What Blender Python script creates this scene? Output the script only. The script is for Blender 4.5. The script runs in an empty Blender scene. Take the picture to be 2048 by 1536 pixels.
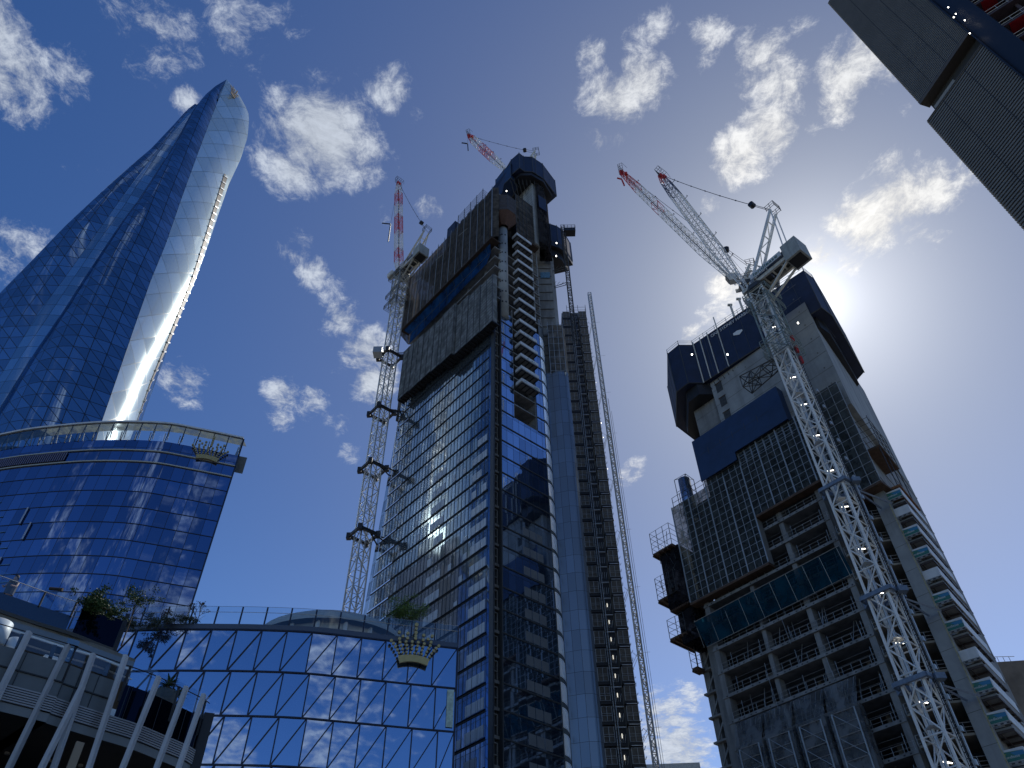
import bpy, math, random
from mathutils import Vector, Matrix, noise
random.seed(7)
R = math.radians
SC = bpy.context.scene
COL = SC.collection

# ------------------------------------------------------------------ camera
F_PX = 1538.0                                   # focal length in pixels of a 2048 px wide frame
CAMZ = 1.6
_zc = Vector((994 - 1024, 768 + 719, F_PX)).normalized()        # world up seen in camera axes (right, up, forward)
_fw = Vector((0, 0, 1))
_yh = (_fw - _zc * _fw.dot(_zc)).normalized()
_xh = _yh.cross(_zc)
if _xh.x < 0: _xh = -_xh
cam_d = bpy.data.cameras.new("camera"); cam = bpy.data.objects.new("camera", cam_d); COL.objects.link(cam)
right = Vector((_xh.x, _yh.x, _zc.x)); up = Vector((_xh.y, _yh.y, _zc.y)); fwd = Vector((_xh.z, _yh.z, _zc.z))
M = Matrix((( right.x, up.x, -fwd.x, 0), (right.y, up.y, -fwd.y, 0), (right.z, up.z, -fwd.z, CAMZ), (0, 0, 0, 1)))
cam.matrix_world = M
cam_d.sensor_width = 36; cam_d.lens = 36 * F_PX / 2048; cam_d.clip_start = .1; cam_d.clip_end = 6000
SC.camera = cam

def ray(x, y):
    """horizontal direction and tangent of elevation of a photo point"""
    c = Vector((x - 1024, 768 - y, F_PX))
    d = Vector((c.dot(_xh), c.dot(_yh), c.dot(_zc)))
    return d / math.hypot(d.x, d.y)
def at(x, y, D):
    d = ray(x, y); return Vector((d.x * D, d.y * D, d.z * D + CAMZ))
def plan(x, y, z):
    d = ray(x, y); t = (z - CAMZ) / d.z; return (d.x * t, d.y * t)

# ------------------------------------------------------------------ sun, sky, exposure
SUN_AZ, SUN_EL = 32.1, 46.9
sd = Vector((math.sin(R(SUN_AZ)) * math.cos(R(SUN_EL)), math.cos(R(SUN_AZ)) * math.cos(R(SUN_EL)), math.sin(R(SUN_EL))))
sl = bpy.data.lights.new("sun", 'SUN'); sl.energy = 4.0; sl.angle = R(.53); sl.color = (1, .95, .87)
sun = bpy.data.objects.new("sun", sl); COL.objects.link(sun)
sun.rotation_euler = sd.to_track_quat('Z', 'Y').to_euler(); sun.location = (0, 0, 300)
SC.view_settings.view_transform = 'Standard'; SC.view_settings.look = 'None'
SC.view_settings.gamma = 1; SC.view_settings.exposure = EXPOSURE = 0.0
SC.render.engine = 'CYCLES'
try:
    SC.cycles.max_bounces = 6; SC.cycles.glossy_bounces = 4; SC.cycles.transparent_max_bounces = 12; SC.cycles.diffuse_bounces = 3
    SC.cycles.sample_clamp_indirect = 6; SC.cycles.caustics_reflective = False
except Exception: pass

W = bpy.data.worlds.new("World"); SC.world = W; W.use_nodes = True
nt = W.node_tree; nt.nodes.clear()
class G:                                             # tiny node-graph helper
    def __init__(s, t): s.t = t
    def n(s, typ, **k):
        o = s.t.nodes.new(typ)
        for a, b in k.items():
            if a == 'i':
                for q, v in b.items():
                    if isinstance(v, bpy.types.NodeSocket): s.t.links.new(v, o.inputs[q])
                    else: o.inputs[q].default_value = v
            else: setattr(o, a, b)
        return o
    def m(s, op, a, b=0., c=0., clamp=False):
        o = s.n('ShaderNodeMath', operation=op, use_clamp=clamp, i={0: a, 1: b, 2: c}); return o.outputs[0]
    def v(s, op, a, b=(0, 0, 0)):
        o = s.n('ShaderNodeVectorMath', operation=op, i={0: a, 1: b}); return o.outputs[1] if op in ('DOT_PRODUCT', 'LENGTH') else o.outputs[0]
    def ss(s, x, a, b, c=0., d=1.):
        return s.n('ShaderNodeMapRange', interpolation_type='SMOOTHSTEP', i={0: x, 1: a, 2: b, 3: c, 4: d}).outputs[0]
    def mix(s, f, a, b, mode='MIX'):
        o = s.n('ShaderNodeMix', data_type='RGBA', blend_type=mode); s.t.links
        for k, v in ((0, f), (6, a), (7, b)):
            if isinstance(v, bpy.types.NodeSocket): s.t.links.new(v, o.inputs[k])
            else: o.inputs[k].default_value = v
        return o.outputs[2]
g = G(nt)
sky = g.n('ShaderNodeTexSky', sky_type='NISHITA', sun_disc=False, sun_elevation=R(SUN_EL), sun_rotation=R(SUN_AZ), altitude=0, air_density=1.0, dust_density=.25, ozone_density=4.0)
tc = g.n('ShaderNodeTexCoord').outputs['Generated']
sep = g.n('ShaderNodeSeparateXYZ', i={0: tc})
zz = g.m('MAXIMUM', sep.outputs[2], .06)
pu = g.m('DIVIDE', sep.outputs[0], zz); pv = g.m('DIVIDE', sep.outputs[1], zz)
P = g.n('ShaderNodeCombineXYZ', i={0: pu, 1: pv}).outputs[0]
warp = g.n('ShaderNodeTexNoise', noise_dimensions='2D', i={'Vector': P, 'Scale': 4.0, 'Detail': 4.0, 'Roughness': .6})
wv = g.v('SCALE', g.v('SUBTRACT', warp.outputs['Color'], (.5, .5, .5)))
wv.node.inputs[3].default_value = .09
Pw = g.v('ADD', P, wv)
N1 = g.n('ShaderNodeTexNoise', noise_dimensions='2D', i={'Vector': Pw, 'Scale': 13.0, 'Detail': 12.0, 'Roughness': .72, 'Lacunarity': 2.1}).outputs[0]
N2 = g.n('ShaderNodeTexNoise', noise_dimensions='2D', i={'Vector': P, 'Scale': 1.1, 'Detail': 4.0, 'Roughness': .5}).outputs[0]
# cloud banks: direction and angular radius (degrees) of each bank in the sky over the street
BANKS = [  # photo x, y, radius in px, strength
 (20,150,75,1),(50,200,50,.9),(130,150,50,.75),(-30,60,80,1),(310,60,75,.8),(360,90,50,.6),(480,50,70,.7),(560,30,50,.55),(190,320,45,.5),(40,500,60,.75),(375,200,26,.8),
 (640,270,85,1.15),(590,330,50,1.0),(700,300,60,.95),(620,220,50,1.0),(540,310,40,.7),(780,180,45,.8),(820,225,30,.6),(735,150,30,.5),(860,420,24,.8),(780,430,20,.5),(800,330,30,.45),
 (590,500,34,.8),(625,545,34,.8),(660,590,30,.6),(685,635,34,.9),(730,700,42,1.0),(750,760,40,1.0),(690,730,24,.6),(565,790,32,.9),(625,800,30,.8),(560,840,22,.8),(670,845,30,.6),(700,905,22,.7),(360,760,42,.85),(375,800,24,.7),(340,730,26,.6),
 (1185,110,32,.8),(1230,200,55,1.0),(1280,160,50,1.0),(1210,260,40,.9),(1310,60,35,.7),(1260,80,30,.6),(1420,70,35,.8),(1415,120,25,.6),(1530,110,50,.9),(1560,170,50,.9),(1500,160,35,.8),(1600,60,35,.6),
 (1540,260,50,1.0),(1480,310,48,1.0),(1460,350,26,.8),(1620,260,22,.6),(1690,150,50,1.0),(1730,110,50,1.0),(1680,200,40,.9),(1780,160,35,.8),(1820,200,24,.6),
 (1800,400,60,1.1),(1740,440,55,1.1),(1860,380,50,1.0),(1700,440,40,1.0),(1930,350,35,.8),(1790,340,40,.8),(1850,470,45,.7),(1700,525,26,.7),(1640,505,28,.9),(1450,570,34,.9),(1430,640,28,.7),(1380,680,30,.8),(1420,410,20,.6),
 (1265,945,26,.8),(1275,925,18,.6),(1330,1440,50,1.0),(1360,1500,55,1.1),(1300,1520,50,1.0),(1380,1400,35,.8),(1345,690,24,.6),(1460,610,26,.6)]
mask = None
for bx, by, br, st in BANKS:
    d = ray(bx, by).normalized()
    dist = Vector((bx - 1024, 768 - by, F_PX)).length
    ang = br / F_PX * (F_PX / dist) ** 1.6
    dt = g.v('DOT_PRODUCT', tc, tuple(d))
    mr = g.n('ShaderNodeMapRange', i={0: dt, 1: math.cos(ang * 2.0), 2: math.cos(ang * .3), 3: 0., 4: st}).outputs[0]
    mask = mr if mask is None else g.m('MAXIMUM', mask, mr)
# the half of the sky behind the camera carries looser cloud (seen only as reflections)
bdir = Vector((math.sin(R(193)) * .9, math.cos(R(193)) * .9, .40)).normalized()
back = g.m('MULTIPLY', g.ss(N2, .40, .60), g.ss(g.v('DOT_PRODUCT', tc, tuple(bdir)), .76, .90, 0., .80))
mask = g.m('MAXIMUM', mask, back)
dens = g.ss(g.m('ADD', N1, g.m('MULTIPLY', mask, .54)), .77, 1.13)
dens = g.m('MULTIPLY', dens, .93)
sdot = g.v('DOT_PRODUCT', tc, tuple(sd))
near = g.m('POWER', g.m('MAXIMUM', sdot, 0.), 14.)
glow = g.m('POWER', g.m('MAXIMUM', sdot, 0.), 160.)
ccol = g.mix(near, (5.6, 6.2, 7.2, 1), (10.5, 10.3, 9.9, 1))
shade = g.ss(N1, .35, .72, .78, 1.10)
ccol = g.mix(1.0, ccol, g.n('ShaderNodeCombineColor', i={0: shade, 1: shade, 2: shade}).outputs[0], 'MULTIPLY')
n5 = g.m('POWER', g.m('MAXIMUM', g.v('DOT_PRODUCT', tc, tuple(sd)), 0.), 5.)
satv = g.m('SUBTRACT', 1.24, g.m('MULTIPLY', n5, .40))
valv = g.m('ADD', g.m('SUBTRACT', 1.03, g.m('MULTIPLY', n5, .20)), g.ss(sep.outputs[2], .62, .28, 0., .20))
skc = g.n('ShaderNodeHueSaturation', i={'Hue': .510, 'Saturation': satv, 'Value': valv, 'Fac': 1.0, 'Color': sky.outputs[0]}).outputs[0]
glow2 = g.m('POWER', g.m('MAXIMUM', sdot, 0.), 1100.); glow3 = g.m('POWER', g.m('MAXIMUM', sdot, 0.), 22.)
hs = g.m('ADD', g.m('MULTIPLY', glow, 3.6), g.m('MULTIPLY', glow2, 4.))
halo = g.n('ShaderNodeCombineColor', i={0: g.m('ADD', hs, g.m('MULTIPLY', glow3, .75)), 1: g.m('ADD', hs, g.m('MULTIPLY', glow3, .85)), 2: g.m('ADD', hs, g.m('MULTIPLY', glow3, .5))}).outputs[0]
skc = g.mix(1.0, skc, halo, 'ADD')          # forward scatter of the haze round the sun
out = g.mix(dens, skc, ccol)
bg = g.n('ShaderNodeBackground', i={'Color': out, 'Strength': .1})
g.n('ShaderNodeOutputWorld', i={0: bg.outputs[0]})

# ------------------------------------------------------------------ materials
MATS = {}
def mat(name, col, rough=.7, metal=0., var=.0, vscale=2., bump=0., stain=0., emit=None, alpha=1., spec=None):
    if name in MATS: return MATS[name]
    m = bpy.data.materials.new(name); m.use_nodes = True; t = m.node_tree; h = G(t); b = t.nodes['Principled BSDF']
    b.inputs['Roughness'].default_value = rough; b.inputs['Metallic'].default_value = metal
    b.inputs['Base Color'].default_value = (*col, 1); b.inputs['Alpha'].default_value = alpha
    if spec is not None: b.inputs['Specular IOR Level'].default_value = spec
    if emit: b.inputs['Emission Color'].default_value = (*emit[0], 1); b.inputs['Emission Strength'].default_value = emit[1]
    if var or stain or bump:
        oc = h.n('ShaderNodeTexCoord').outputs['Object']
        n = h.n('ShaderNodeTexNoise', i={'Vector': oc, 'Scale': vscale, 'Detail': 6., 'Roughness': .65}).outputs[0]
        f = h.ss(n, .3, .7, 1 - var, 1 + var)
        if stain:
            n2 = h.n('ShaderNodeTexNoise', i={'Vector': h.v('MULTIPLY', oc, (1.3, 1.3, .12)), 'Scale': vscale * .8, 'Detail': 5.}).outputs[0]
            f = h.m('MULTIPLY', f, h.ss(n2, .42, .66, 1., 1 - stain))
        c = h.mix(1., (*col, 1), h.n('ShaderNodeCombineColor', i={0: f, 1: f, 2: f}).outputs[0], 'MULTIPLY')
        t.links.new(c, b.inputs['Base Color'])
        if bump:
            bn = h.n('ShaderNodeBump', i={'Strength': .6, 'Distance': bump, 'Height': n}); t.links.new(bn.outputs[0], b.inputs['Normal'])
    MATS[name] = m; return m

def glazing(name, refl, body, w=1.5, h_=3.4, shear=0., line=.04, tilt=.02, alt=0., rough=.03, linecol=(.01, .012, .02), dark=.0, diag=False, clear=0., wobble=.35):
    """reflective coated glass in panes of w x h metres (UV in metres); each pane leans a hair differently"""
    if name in MATS: return MATS[name]
    m = bpy.data.materials.new(name); m.use_nodes = True; t = m.node_tree; h = G(t); t.nodes.clear()
    uv = h.n('ShaderNodeUVMap', uv_map='uv').outputs[0]; s = h.n('ShaderNodeSeparateXYZ', i={0: uv})
    U, V = s.outputs[0], s.outputs[1]
    a = h.m('DIVIDE', U, w); b_ = h.m('DIVIDE', V, h_)
    if shear: A = h.m('ADD', h.m('MULTIPLY', b_, shear), a); B = h.m('SUBTRACT', h.m('MULTIPLY', b_, shear), a)
    else: A, B = a, b_
    ca, cb = h.m('FLOOR', A), h.m('FLOOR', B); fa, fb = h.m('FRACT', A), h.m('FRACT', B)
    if alt:                                          # a second, off-centre mullion in every bay
        ca = h.m('ADD', h.m('MULTIPLY', ca, 2.), h.m('GREATER_THAN', fa, alt))
    cell = h.n('ShaderNodeCombineXYZ', i={0: ca, 1: cb}).outputs[0]
    if diag:
        dd = h.m('GREATER_THAN', fb, fa); cell = h.n('ShaderNodeCombineXYZ', i={0: ca, 1: cb, 2: dd}).outputs[0]
    wn = h.n('ShaderNodeTexWhiteNoise', noise_dimensions='3D', i={0: cell})
    # wavy roller distortion inside panes
    oc = h.n('ShaderNodeTexCoord').outputs['Object']
    wob = h.n('ShaderNodeTexNoise', i={'Vector': h.v('MULTIPLY', oc, (.5, .5, .25)), 'Scale': 1., 'Detail': 1.}).outputs['Color']
    dv = h.v('ADD', h.v('SUBTRACT', wn.outputs['Color'], (.5, .5, .5)), h.v('MULTIPLY', h.v('SUBTRACT', wob, (.5, .5, .5)), (wobble, wobble, wobble)))
    sc = h.v('SCALE', dv); sc.node.inputs[3].default_value = tilt
    nn = h.v('NORMALIZE', h.v('ADD', h.n('ShaderNodeNewGeometry').outputs['Normal'], sc))
    def edge(f, wd, L):
        e = h.m('MINIMUM', f, h.m('SUBTRACT', 1., f)); return h.m('LESS_THAN', e, L / wd)
    ln = h.m('MAXIMUM', edge(fa, w * (1 if not shear else .8), line), edge(fb, h_ if not shear else w * .8, line))
    if alt: ln = h.m('MAXIMUM', ln, h.m('LESS_THAN', h.m('ABSOLUTE', h.m('SUBTRACT', fa, alt)), line * .8 / w))
    if diag: ln = h.m('MAXIMUM', ln, h.m('LESS_THAN', h.m('ABSOLUTE', h.m('SUBTRACT', fb, fa)), line * 1.2 / w))
    val = h.m('ADD', .8, h.m('MULTIPLY', wn.outputs[0], .4))
    rc = h.mix(1., (*refl, 1), h.n('ShaderNodeCombineColor', i={0: val, 1: val, 2: val}).outputs[0], 'MULTIPLY')
    gl = h.n('ShaderNodeBsdfGlossy', i={'Color': rc, 'Roughness': rough, 'Normal': nn}).outputs[0]
    df = h.n('ShaderNodeBsdfDiffuse', i={'Color': (*body, 1)}).outputs[0]
    if clear:
        tr = h.n('ShaderNodeBsdfTransparent', i={'Color': (.75, .85, .9, 1)}).outputs[0]
        df = h.n('ShaderNodeMixShader', i={0: clear, 1: df, 2: tr}).outputs[0]
    mx = h.n('ShaderNodeAddShader', i={0: gl, 1: df}).outputs[0]
    fr = h.n('ShaderNodeBsdfPrincipled', i={'Base Color': (*linecol, 1), 'Roughness': .4}).outputs[0]
    fin = h.n('ShaderNodeMixShader', i={0: ln, 1: mx, 2: fr}).outputs[0]
    h.n('ShaderNodeOutputMaterial', i={0: fin})
    MATS[name] = m; return m

def mesh_cloth(name, col, cover=.85, scale=1.):
    """debris netting: woven cloth, part see-through, patchy"""
    if name in MATS: return MATS[name]
    m = bpy.data.materials.new(name); m.use_nodes = True; t = m.node_tree; h = G(t); t.nodes.clear()
    oc = h.n('ShaderNodeTexCoord').outputs['Object']
    n = h.n('ShaderNodeTexNoise', i={'Vector': h.v('MULTIPLY', oc, (1., 1., .8)), 'Scale': .8 * scale, 'Detail': 5.}).outputs[0]
    f = h.ss(n, .35, .65, cover - .12, min(1., cover + .1))
    v = h.ss(n, .3, .7, .7, 1.35)
    c = h.mix(1., (*col, 1), h.n('ShaderNodeCombineColor', i={0: v, 1: v, 2: v}).outputs[0], 'MULTIPLY')
    d = h.n('ShaderNodeBsdfDiffuse', i={0: c}).outputs[0]; tl = h.n('ShaderNodeBsdfTranslucent', i={0: c}).outputs[0]
    d = h.n('ShaderNodeMixShader', i={0: .25, 1: d, 2: tl}).outputs[0]
    tr = h.n('ShaderNodeBsdfTransparent').outputs[0]
    h.n('ShaderNodeOutputMaterial', i={0: h.n('ShaderNodeMixShader', i={0: f, 1: tr, 2: d}).outputs[0]})
    MATS[name] = m; return m

concrete = mat('concrete', (.235, .245, .25), .85, var=.12, vscale=.6, stain=.35, bump=.02)
concrete_l = mat('light_concrete', (.30, .32, .33), .85, var=.1, vscale=.5, stain=.25, bump=.02)
concrete_d = mat('dark_concrete', (.17, .17, .165), .9, var=.15, vscale=.8, stain=.3)
soffit = mat('slab_soffit', (.26, .24, .20), .9, var=.2, vscale=.5, stain=.2)
black = mat('black_steel', (.012, .012, .015), .5)
dark = mat('dark_interior', (.02, .021, .024), .9, var=.3, vscale=.5)  # near-black tone stands in for shade inside the open floors
steel = mat('galvanised_steel', (.35, .37, .38), .45, .5, var=.1)
steel_d = mat('dark_steel', (.06, .065, .07), .5, .3)
white_st = mat('white_crane_paint', (.78, .79, .78), .38, var=.08, vscale=1.2, stain=.18)
cream_st = mat('cream_crane_paint', (.62, .61, .55), .45, var=.08, stain=.2)
red_st = mat('red_crane_paint', (.55, .03, .02), .4, var=.1)
red_w = mat('red_walkway_panel', (.42, .02, .012), .5)
navy = mat('navy_screen', (.008, .018, .055), .6, var=.25, vscale=.5)
navy_b = mat('navy_screen_blue', (.012, .035, .10), .5, var=.2, vscale=.3)
brown = mat('brown_plywood', (.085, .05, .032), .8, var=.3, vscale=1.5)
gold = mat('gold_metal', (.52, .38, .16), .38, .7, var=.08)
alu = mat('pale_aluminium', (.55, .57, .58), .4, .4)
white_p = mat('white_panel', (.62, .65, .67), .5, var=.06, vscale=.7, stain=.12)
leaf = mat('leaf_green', (.035, .075, .02), .6, var=.4, vscale=3.)
leaf_l = mat('bright_leaf_green', (.10, .17, .03), .6, var=.4, vscale=3.)
bark = mat('bark', (.07, .05, .035), .9)
lampm = mat('work_lamp_glow', (1, 1, 1), .5, emit=((1, .95, .85), 6.))
green_sign = mat('green_letters', (.01, .10, .09), .5)

# ------------------------------------------------------------------ mesh builder
SPLIT = {'spandrel_panel', 'corner_glazing', 'floor_line', 'glazing_band', 'core_opening', 'silver_fin', 'stacked_material', 'screen_floor', 'cable_guide', 'hoist_cage', 'opening_sill', 'black_stay', 'red_jack', 'screen_mast', 'red_soffit_panel', 'party_fin'}
class MB:
    def __init__(s): s.v = []; s.f = []; s.uv = []; s.isl = []
    def quad(s, a, b, c, d, uv=None):
        i = len(s.v); s.isl.append((i, len(s.f))); s.v += [Vector(a), Vector(b), Vector(c), Vector(d)]; s.f.append((i, i + 1, i + 2, i + 3)); s.uv.append(uv or [(0, 0)] * 4)
    def tri(s, a, b, c):
        i = len(s.v); s.v += [Vector(a), Vector(b), Vector(c)]; s.f.append((i, i + 1, i + 2)); s.uv.append([(0, 0)] * 3)
    def hexa(s, p):                                  # 8 corners: bottom ring 0-3, top ring 4-7
        i = len(s.v); s.isl.append((i, len(s.f))); s.v += [Vector(q) for q in p]
        for q in ((3, 2, 1, 0), (4, 5, 6, 7), (0, 1, 5, 4), (1, 2, 6, 5), (2, 3, 7, 6), (3, 0, 4, 7)):
            s.f.append(tuple(i + k for k in q)); s.uv.append([(0, 0)] * 4)
    def box(s, a, b):
        (x0, y0, z0), (x1, y1, z1) = a, b
        s.hexa([(x0, y0, z0), (x1, y0, z0), (x1, y1, z0), (x0, y1, z0), (x0, y0, z1), (x1, y0, z1), (x1, y1, z1), (x0, y1, z1)])
    def prism(s, pts, z0, z1, cap=True):
        n = len(pts); i = len(s.v)
        ar = sum(pts[k][0] * pts[(k + 1) % n][1] - pts[(k + 1) % n][0] * pts[k][1] for k in range(n))
        if ar < 0: pts = pts[::-1]
        s.v += [Vector((p[0], p[1], z0)) for p in pts] + [Vector((p[0], p[1], z1)) for p in pts]
        for k in range(n):
            j = (k + 1) % n; s.f.append((i + k, i + j, i + n + j, i + n + k))
            L = math.hypot(pts[j][0] - pts[k][0], pts[j][1] - pts[k][1]); s.uv.append([(0, z0), (L, z0), (L, z1), (0, z1)])
        if cap:
            s.f.append(tuple(i + n + k for k in range(n))); s.uv.append([(0, 0)] * n)
            s.f.append(tuple(i + n - 1 - k for k in range(n))); s.uv.append([(0, 0)] * n)
    def tube(s, a, b, r, n=4, r2=None):
        a, b = Vector(a), Vector(b); d = b - a
        if d.length < 1e-5: return
        d.normalize(); x = d.orthogonal().normalized(); y = d.cross(x); r2 = r if r2 is None else r2; i = len(s.v)
        for c, q in ((a, r), (b, r2)):
            for k in range(n):
                t = 2 * math.pi * (k + .5) / n; s.v.append(c + x * math.cos(t) * q + y * math.sin(t) * q)
        for k in range(n):
            j = (k + 1) % n; s.f.append((i + k, i + j, i + n + j, i + n + k)); s.uv.append([(0, 0)] * 4)
        s.f.append(tuple(i + n - 1 - k for k in range(n))); s.uv.append([(0, 0)] * n)
        s.f.append(tuple(i + n + k for k in range(n))); s.uv.append([(0, 0)] * n)
    def bar(s, a, b, wd, ht, upv=(0, 0, 1)):
        a, b = Vector(a), Vector(b); d = (b - a).normalized(); x = d.cross(Vector(upv))
        if x.length < 1e-3: x = d.orthogonal()
        x.normalize(); y = x.cross(d).normalized(); x *= wd / 2; y *= ht / 2
        s.hexa([a - x - y, a + x - y, a + x + y, a - x + y, b - x - y, b + x - y, b + x + y, b - x + y])
    def build(s, name, m, parent=None, loc=None, smooth=False):
        if name in SPLIT and len(s.isl) > 1:              # one object per loose piece
            r = None; ends = s.isl[1:] + [(len(s.v), len(s.f))]
            for (v0, f0), (v1, f1) in zip(s.isl, ends):
                b = MB(); b.v = s.v[v0:v1]; b.f = [tuple(q - v0 for q in f) for f in s.f[f0:f1]]; b.uv = s.uv[f0:f1]; o = b.build(name, m, parent, loc, smooth); r = r or o
            return r
        me = bpy.data.meshes.new(name); base = Vector(loc) if loc else (Vector(parent['_b']) if parent else Vector((0, 0, 0)))
        me.from_pydata([v - base for v in s.v], [], s.f)
        ul = me.uv_layers.new(name='uv'); k = 0
        for fi, f in enumerate(s.f):
            for q in s.uv[fi]: ul.data[k].uv = q; k += 1
        me.materials.append(m)
        if smooth:
            for p in me.polygons: p.use_smooth = True
        o = bpy.data.objects.new(name, me); COL.objects.link(o)
        o['_b'] = tuple(base)
        if parent: o.parent = parent
        else: o.location = base
        return o
def thing(name, label, cat, loc, group=None):
    o = bpy.data.objects.new(name, None); COL.objects.link(o); o.location = loc; o.empty_display_size = .5
    o['_b'] = tuple(loc); o['label'] = label; o['category'] = cat
    if group: o['group'] = group
    return o
def tag(o, label, cat, group=None):
    o['label'] = label; o['category'] = cat
    if group: o['group'] = group
    return o
def struct(o): o['kind'] = 'structure'; return o

def azd(a): return Vector((math.sin(R(a)), math.cos(R(a)), 0))
class Fr:                                            # a facade plane: u along, w outward, z up
    def __init__(s, o, a, side=1):
        s.o = Vector((o[0], o[1], 0)); s.u = azd(a); s.n = azd(a + 90 * side)
    def p(s, u, z, w=0.): q = s.o + s.u * u + s.n * w; return Vector((q.x, q.y, z))
    def hit(s, x, y, w=0.):
        d = ray(x, y); o = s.o + s.n * w; t = o.dot(s.n) / Vector((d.x, d.y, 0)).dot(s.n)
        q = Vector((d.x * t, d.y * t, 0)) - o; return q.dot(s.u), t * d.z + CAMZ
    def box(s, mb, u0, u1, z0, z1, w0, w1):
        mb.hexa([s.p(u0, z0, w0), s.p(u1, z0, w0), s.p(u1, z0, w1), s.p(u0, z0, w1), s.p(u0, z1, w0), s.p(u1, z1, w0), s.p(u1, z1, w1), s.p(u0, z1, w1)])
    def sheet(s, mb, u0, u1, z0, z1, w=0., u0t=None, u1t=None):
        u0t = u0 if u0t is None else u0t; u1t = u1 if u1t is None else u1t
        q = [s.p(u0, z0, w), s.p(u1, z0, w), s.p(u1t, z1, w), s.p(u0t, z1, w)]; uv = [(u0, z0), (u1, z0), (u1t, z1), (u0t, z1)]
        nn = (q[1] - q[0]).cross(q[2] - q[0])
        if nn.dot(s.n) < 0: q.reverse(); uv.reverse()
        mb.quad(*q, uv=uv)
def text_mesh(s, size, name):
    cu = bpy.data.curves.new(name, 'FONT'); cu.body = s; cu.size = size; cu.extrude = .02 * size; cu.align_x = 'CENTER'; cu.align_y = 'CENTER'; cu.resolution_u = 3
    o = bpy.data.objects.new(name, cu); COL.objects.link(o); dg = bpy.context.evaluated_depsgraph_get()
    me = bpy.data.meshes.new_from_object(o.evaluated_get(dg)); bpy.data.objects.remove(o, do_unlink=True); me.name = name; return me
def place_text(s, size, name, m, parent, origin, xdir, zdir=Vector((0, 0, 1)), sx=1.):
    me = text_mesh(s, size, name); me.materials.append(m)
    xd = Vector(xdir).normalized(); yd = Vector(zdir).normalized(); nd = xd.cross(yd); base = Vector(parent['_b'])
    for v in me.vertices: v.co = Vector(origin) + xd * v.co.x * sx + yd * v.co.y + nd * v.co.z - base
    o = bpy.data.objects.new(name, me); COL.objects.link(o); o.parent = parent; o['_b'] = tuple(base); return o
def lattice(mb, a, b, wd, n, rc=.12, rb=.06, side=None, wd2=None, style='X', faces=(0, 1, 2, 3), prof=4, ht=None, ht2=None):
    """square lattice box beam from a to b"""
    a, b = Vector(a), Vector(b); d = (b - a).normalized()
    x = Vector(side) if side is not None else d.orthogonal(); x = (x - d * x.dot(d)).normalized(); y = d.cross(x)
    wd2 = wd if wd2 is None else wd2; ht = wd if ht is None else ht; ht2 = (wd2 if ht2 is None else ht2)
    def c(k, t):
        w = (wd + (wd2 - wd) * t) / 2; hh = (ht + (ht2 - ht) * t) / 2; sx, sy = ((-1, -1), (1, -1), (1, 1), (-1, 1))[k % 4]
        return a.lerp(b, t) + x * w * sx + y * hh * sy
    for k in range(4): mb.tube(c(k, 0), c(k, 1), rc, prof)
    for i in range(n):
        t0, t1 = i / n, (i + 1) / n
        for k in faces:
            if style == 'X' and i % 3 == 2: mb.tube(c(k, t0), c(k + 1, t1), rb, prof); mb.tube(c(k + 1, t0), c(k, t1), rb, prof)
            elif (i + k) % 2: mb.tube(c(k, t0), c(k + 1, t1), rb, prof)
            else: mb.tube(c(k + 1, t0), c(k, t1), rb, prof)
            mb.tube(c(k, t0), c(k + 1, t0), rb, prof)
    for k in range(4): mb.tube(c(k, 1), c(k + 1, 1), rb, prof)
    return c
def lerp_poly(pts, x):                               # piecewise linear through (x, value...)
    for p, q in zip(pts, pts[1:]):
        if x <= q[0] or q is pts[-1]:
            t = (x - p[0]) / (q[0] - p[0]); return [p[i] + (q[i] - p[i]) * t for i in range(1, len(p))]

# ================================================================== ground and street
gm = MB(); gm.quad((-3000, -3000, 0), (3000, -3000, 0), (3000, 3000, 0), (-3000, 3000, 0))
struct(gm.build('ground', mat('ground_paving', (.16, .16, .155), .9, var=.2, vscale=.2)))
gm = MB(); gm.quad((-60, -12, .004), (60, -12, .004), (60, 6, .004), (-60, 6, .004)); struct(gm.build('road', mat('asphalt', (.05, .05, .052), .9, var=.2, vscale=3)))
gm = MB(); gm.box((-60, 6, -.05), (60, 14, .13)); struct(gm.build('pavement', mat('granite_paving', (.22, .21, .2), .8, var=.1, vscale=4)))

# ================================================================== A: the glazed tower in the middle
FH = 3.4
CA = azd(-1.87) * 93
AL = Fr(CA, -41.3, -1); AR = Fr(CA, 48.6, 1)
T = thing('glass_tower', 'tallest middle tower, lower half blue glass, upper half bare slabs, netting and dark formwork', 'skyscraper', (CA.x, CA.y, 0), 'towers under construction')
gl_left = glazing('tower_glass_left', (.50, .58, .63), (.03, .038, .045), w=1.9, h_=FH, line=.03, tilt=.022, alt=.42, linecol=(.03, .04, .05), rough=.075, wobble=.5)
gl_clear = glazing('tower_glass_corner', (.52, .62, .72), (.02, .03, .045), w=1.6, h_=FH, line=.04, tilt=.012)
gl_right = glazing('tower_glass_right', (.40, .50, .66), (.006, .012, .022), w=1.35, h_=FH, line=.03, tilt=.012)
spandrel = mat('spandrel_panel', (.42, .48, .56), .35, var=.05, vscale=1)
spandrel_d = mat('spandrel_panel_grey', (.14, .155, .17), .4, var=.08, vscale=1)
def uend(z): return min(38, 40.8 - .082 * z)
Z0 = 38.0 - 11 * FH
zf = [Z0 + FH * k for k in range(0, 60)]
rnd = random.Random(5)
CURV = [AR.p(11.5, 0)]
for h_, l_ in ((46, .18), (40, .35), (32, .4), (24, .5), (16, .6), (9, .5), (9, .25)): CURV.append(CURV[-1] + azd(h_) * l_)
k = 0
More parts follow.
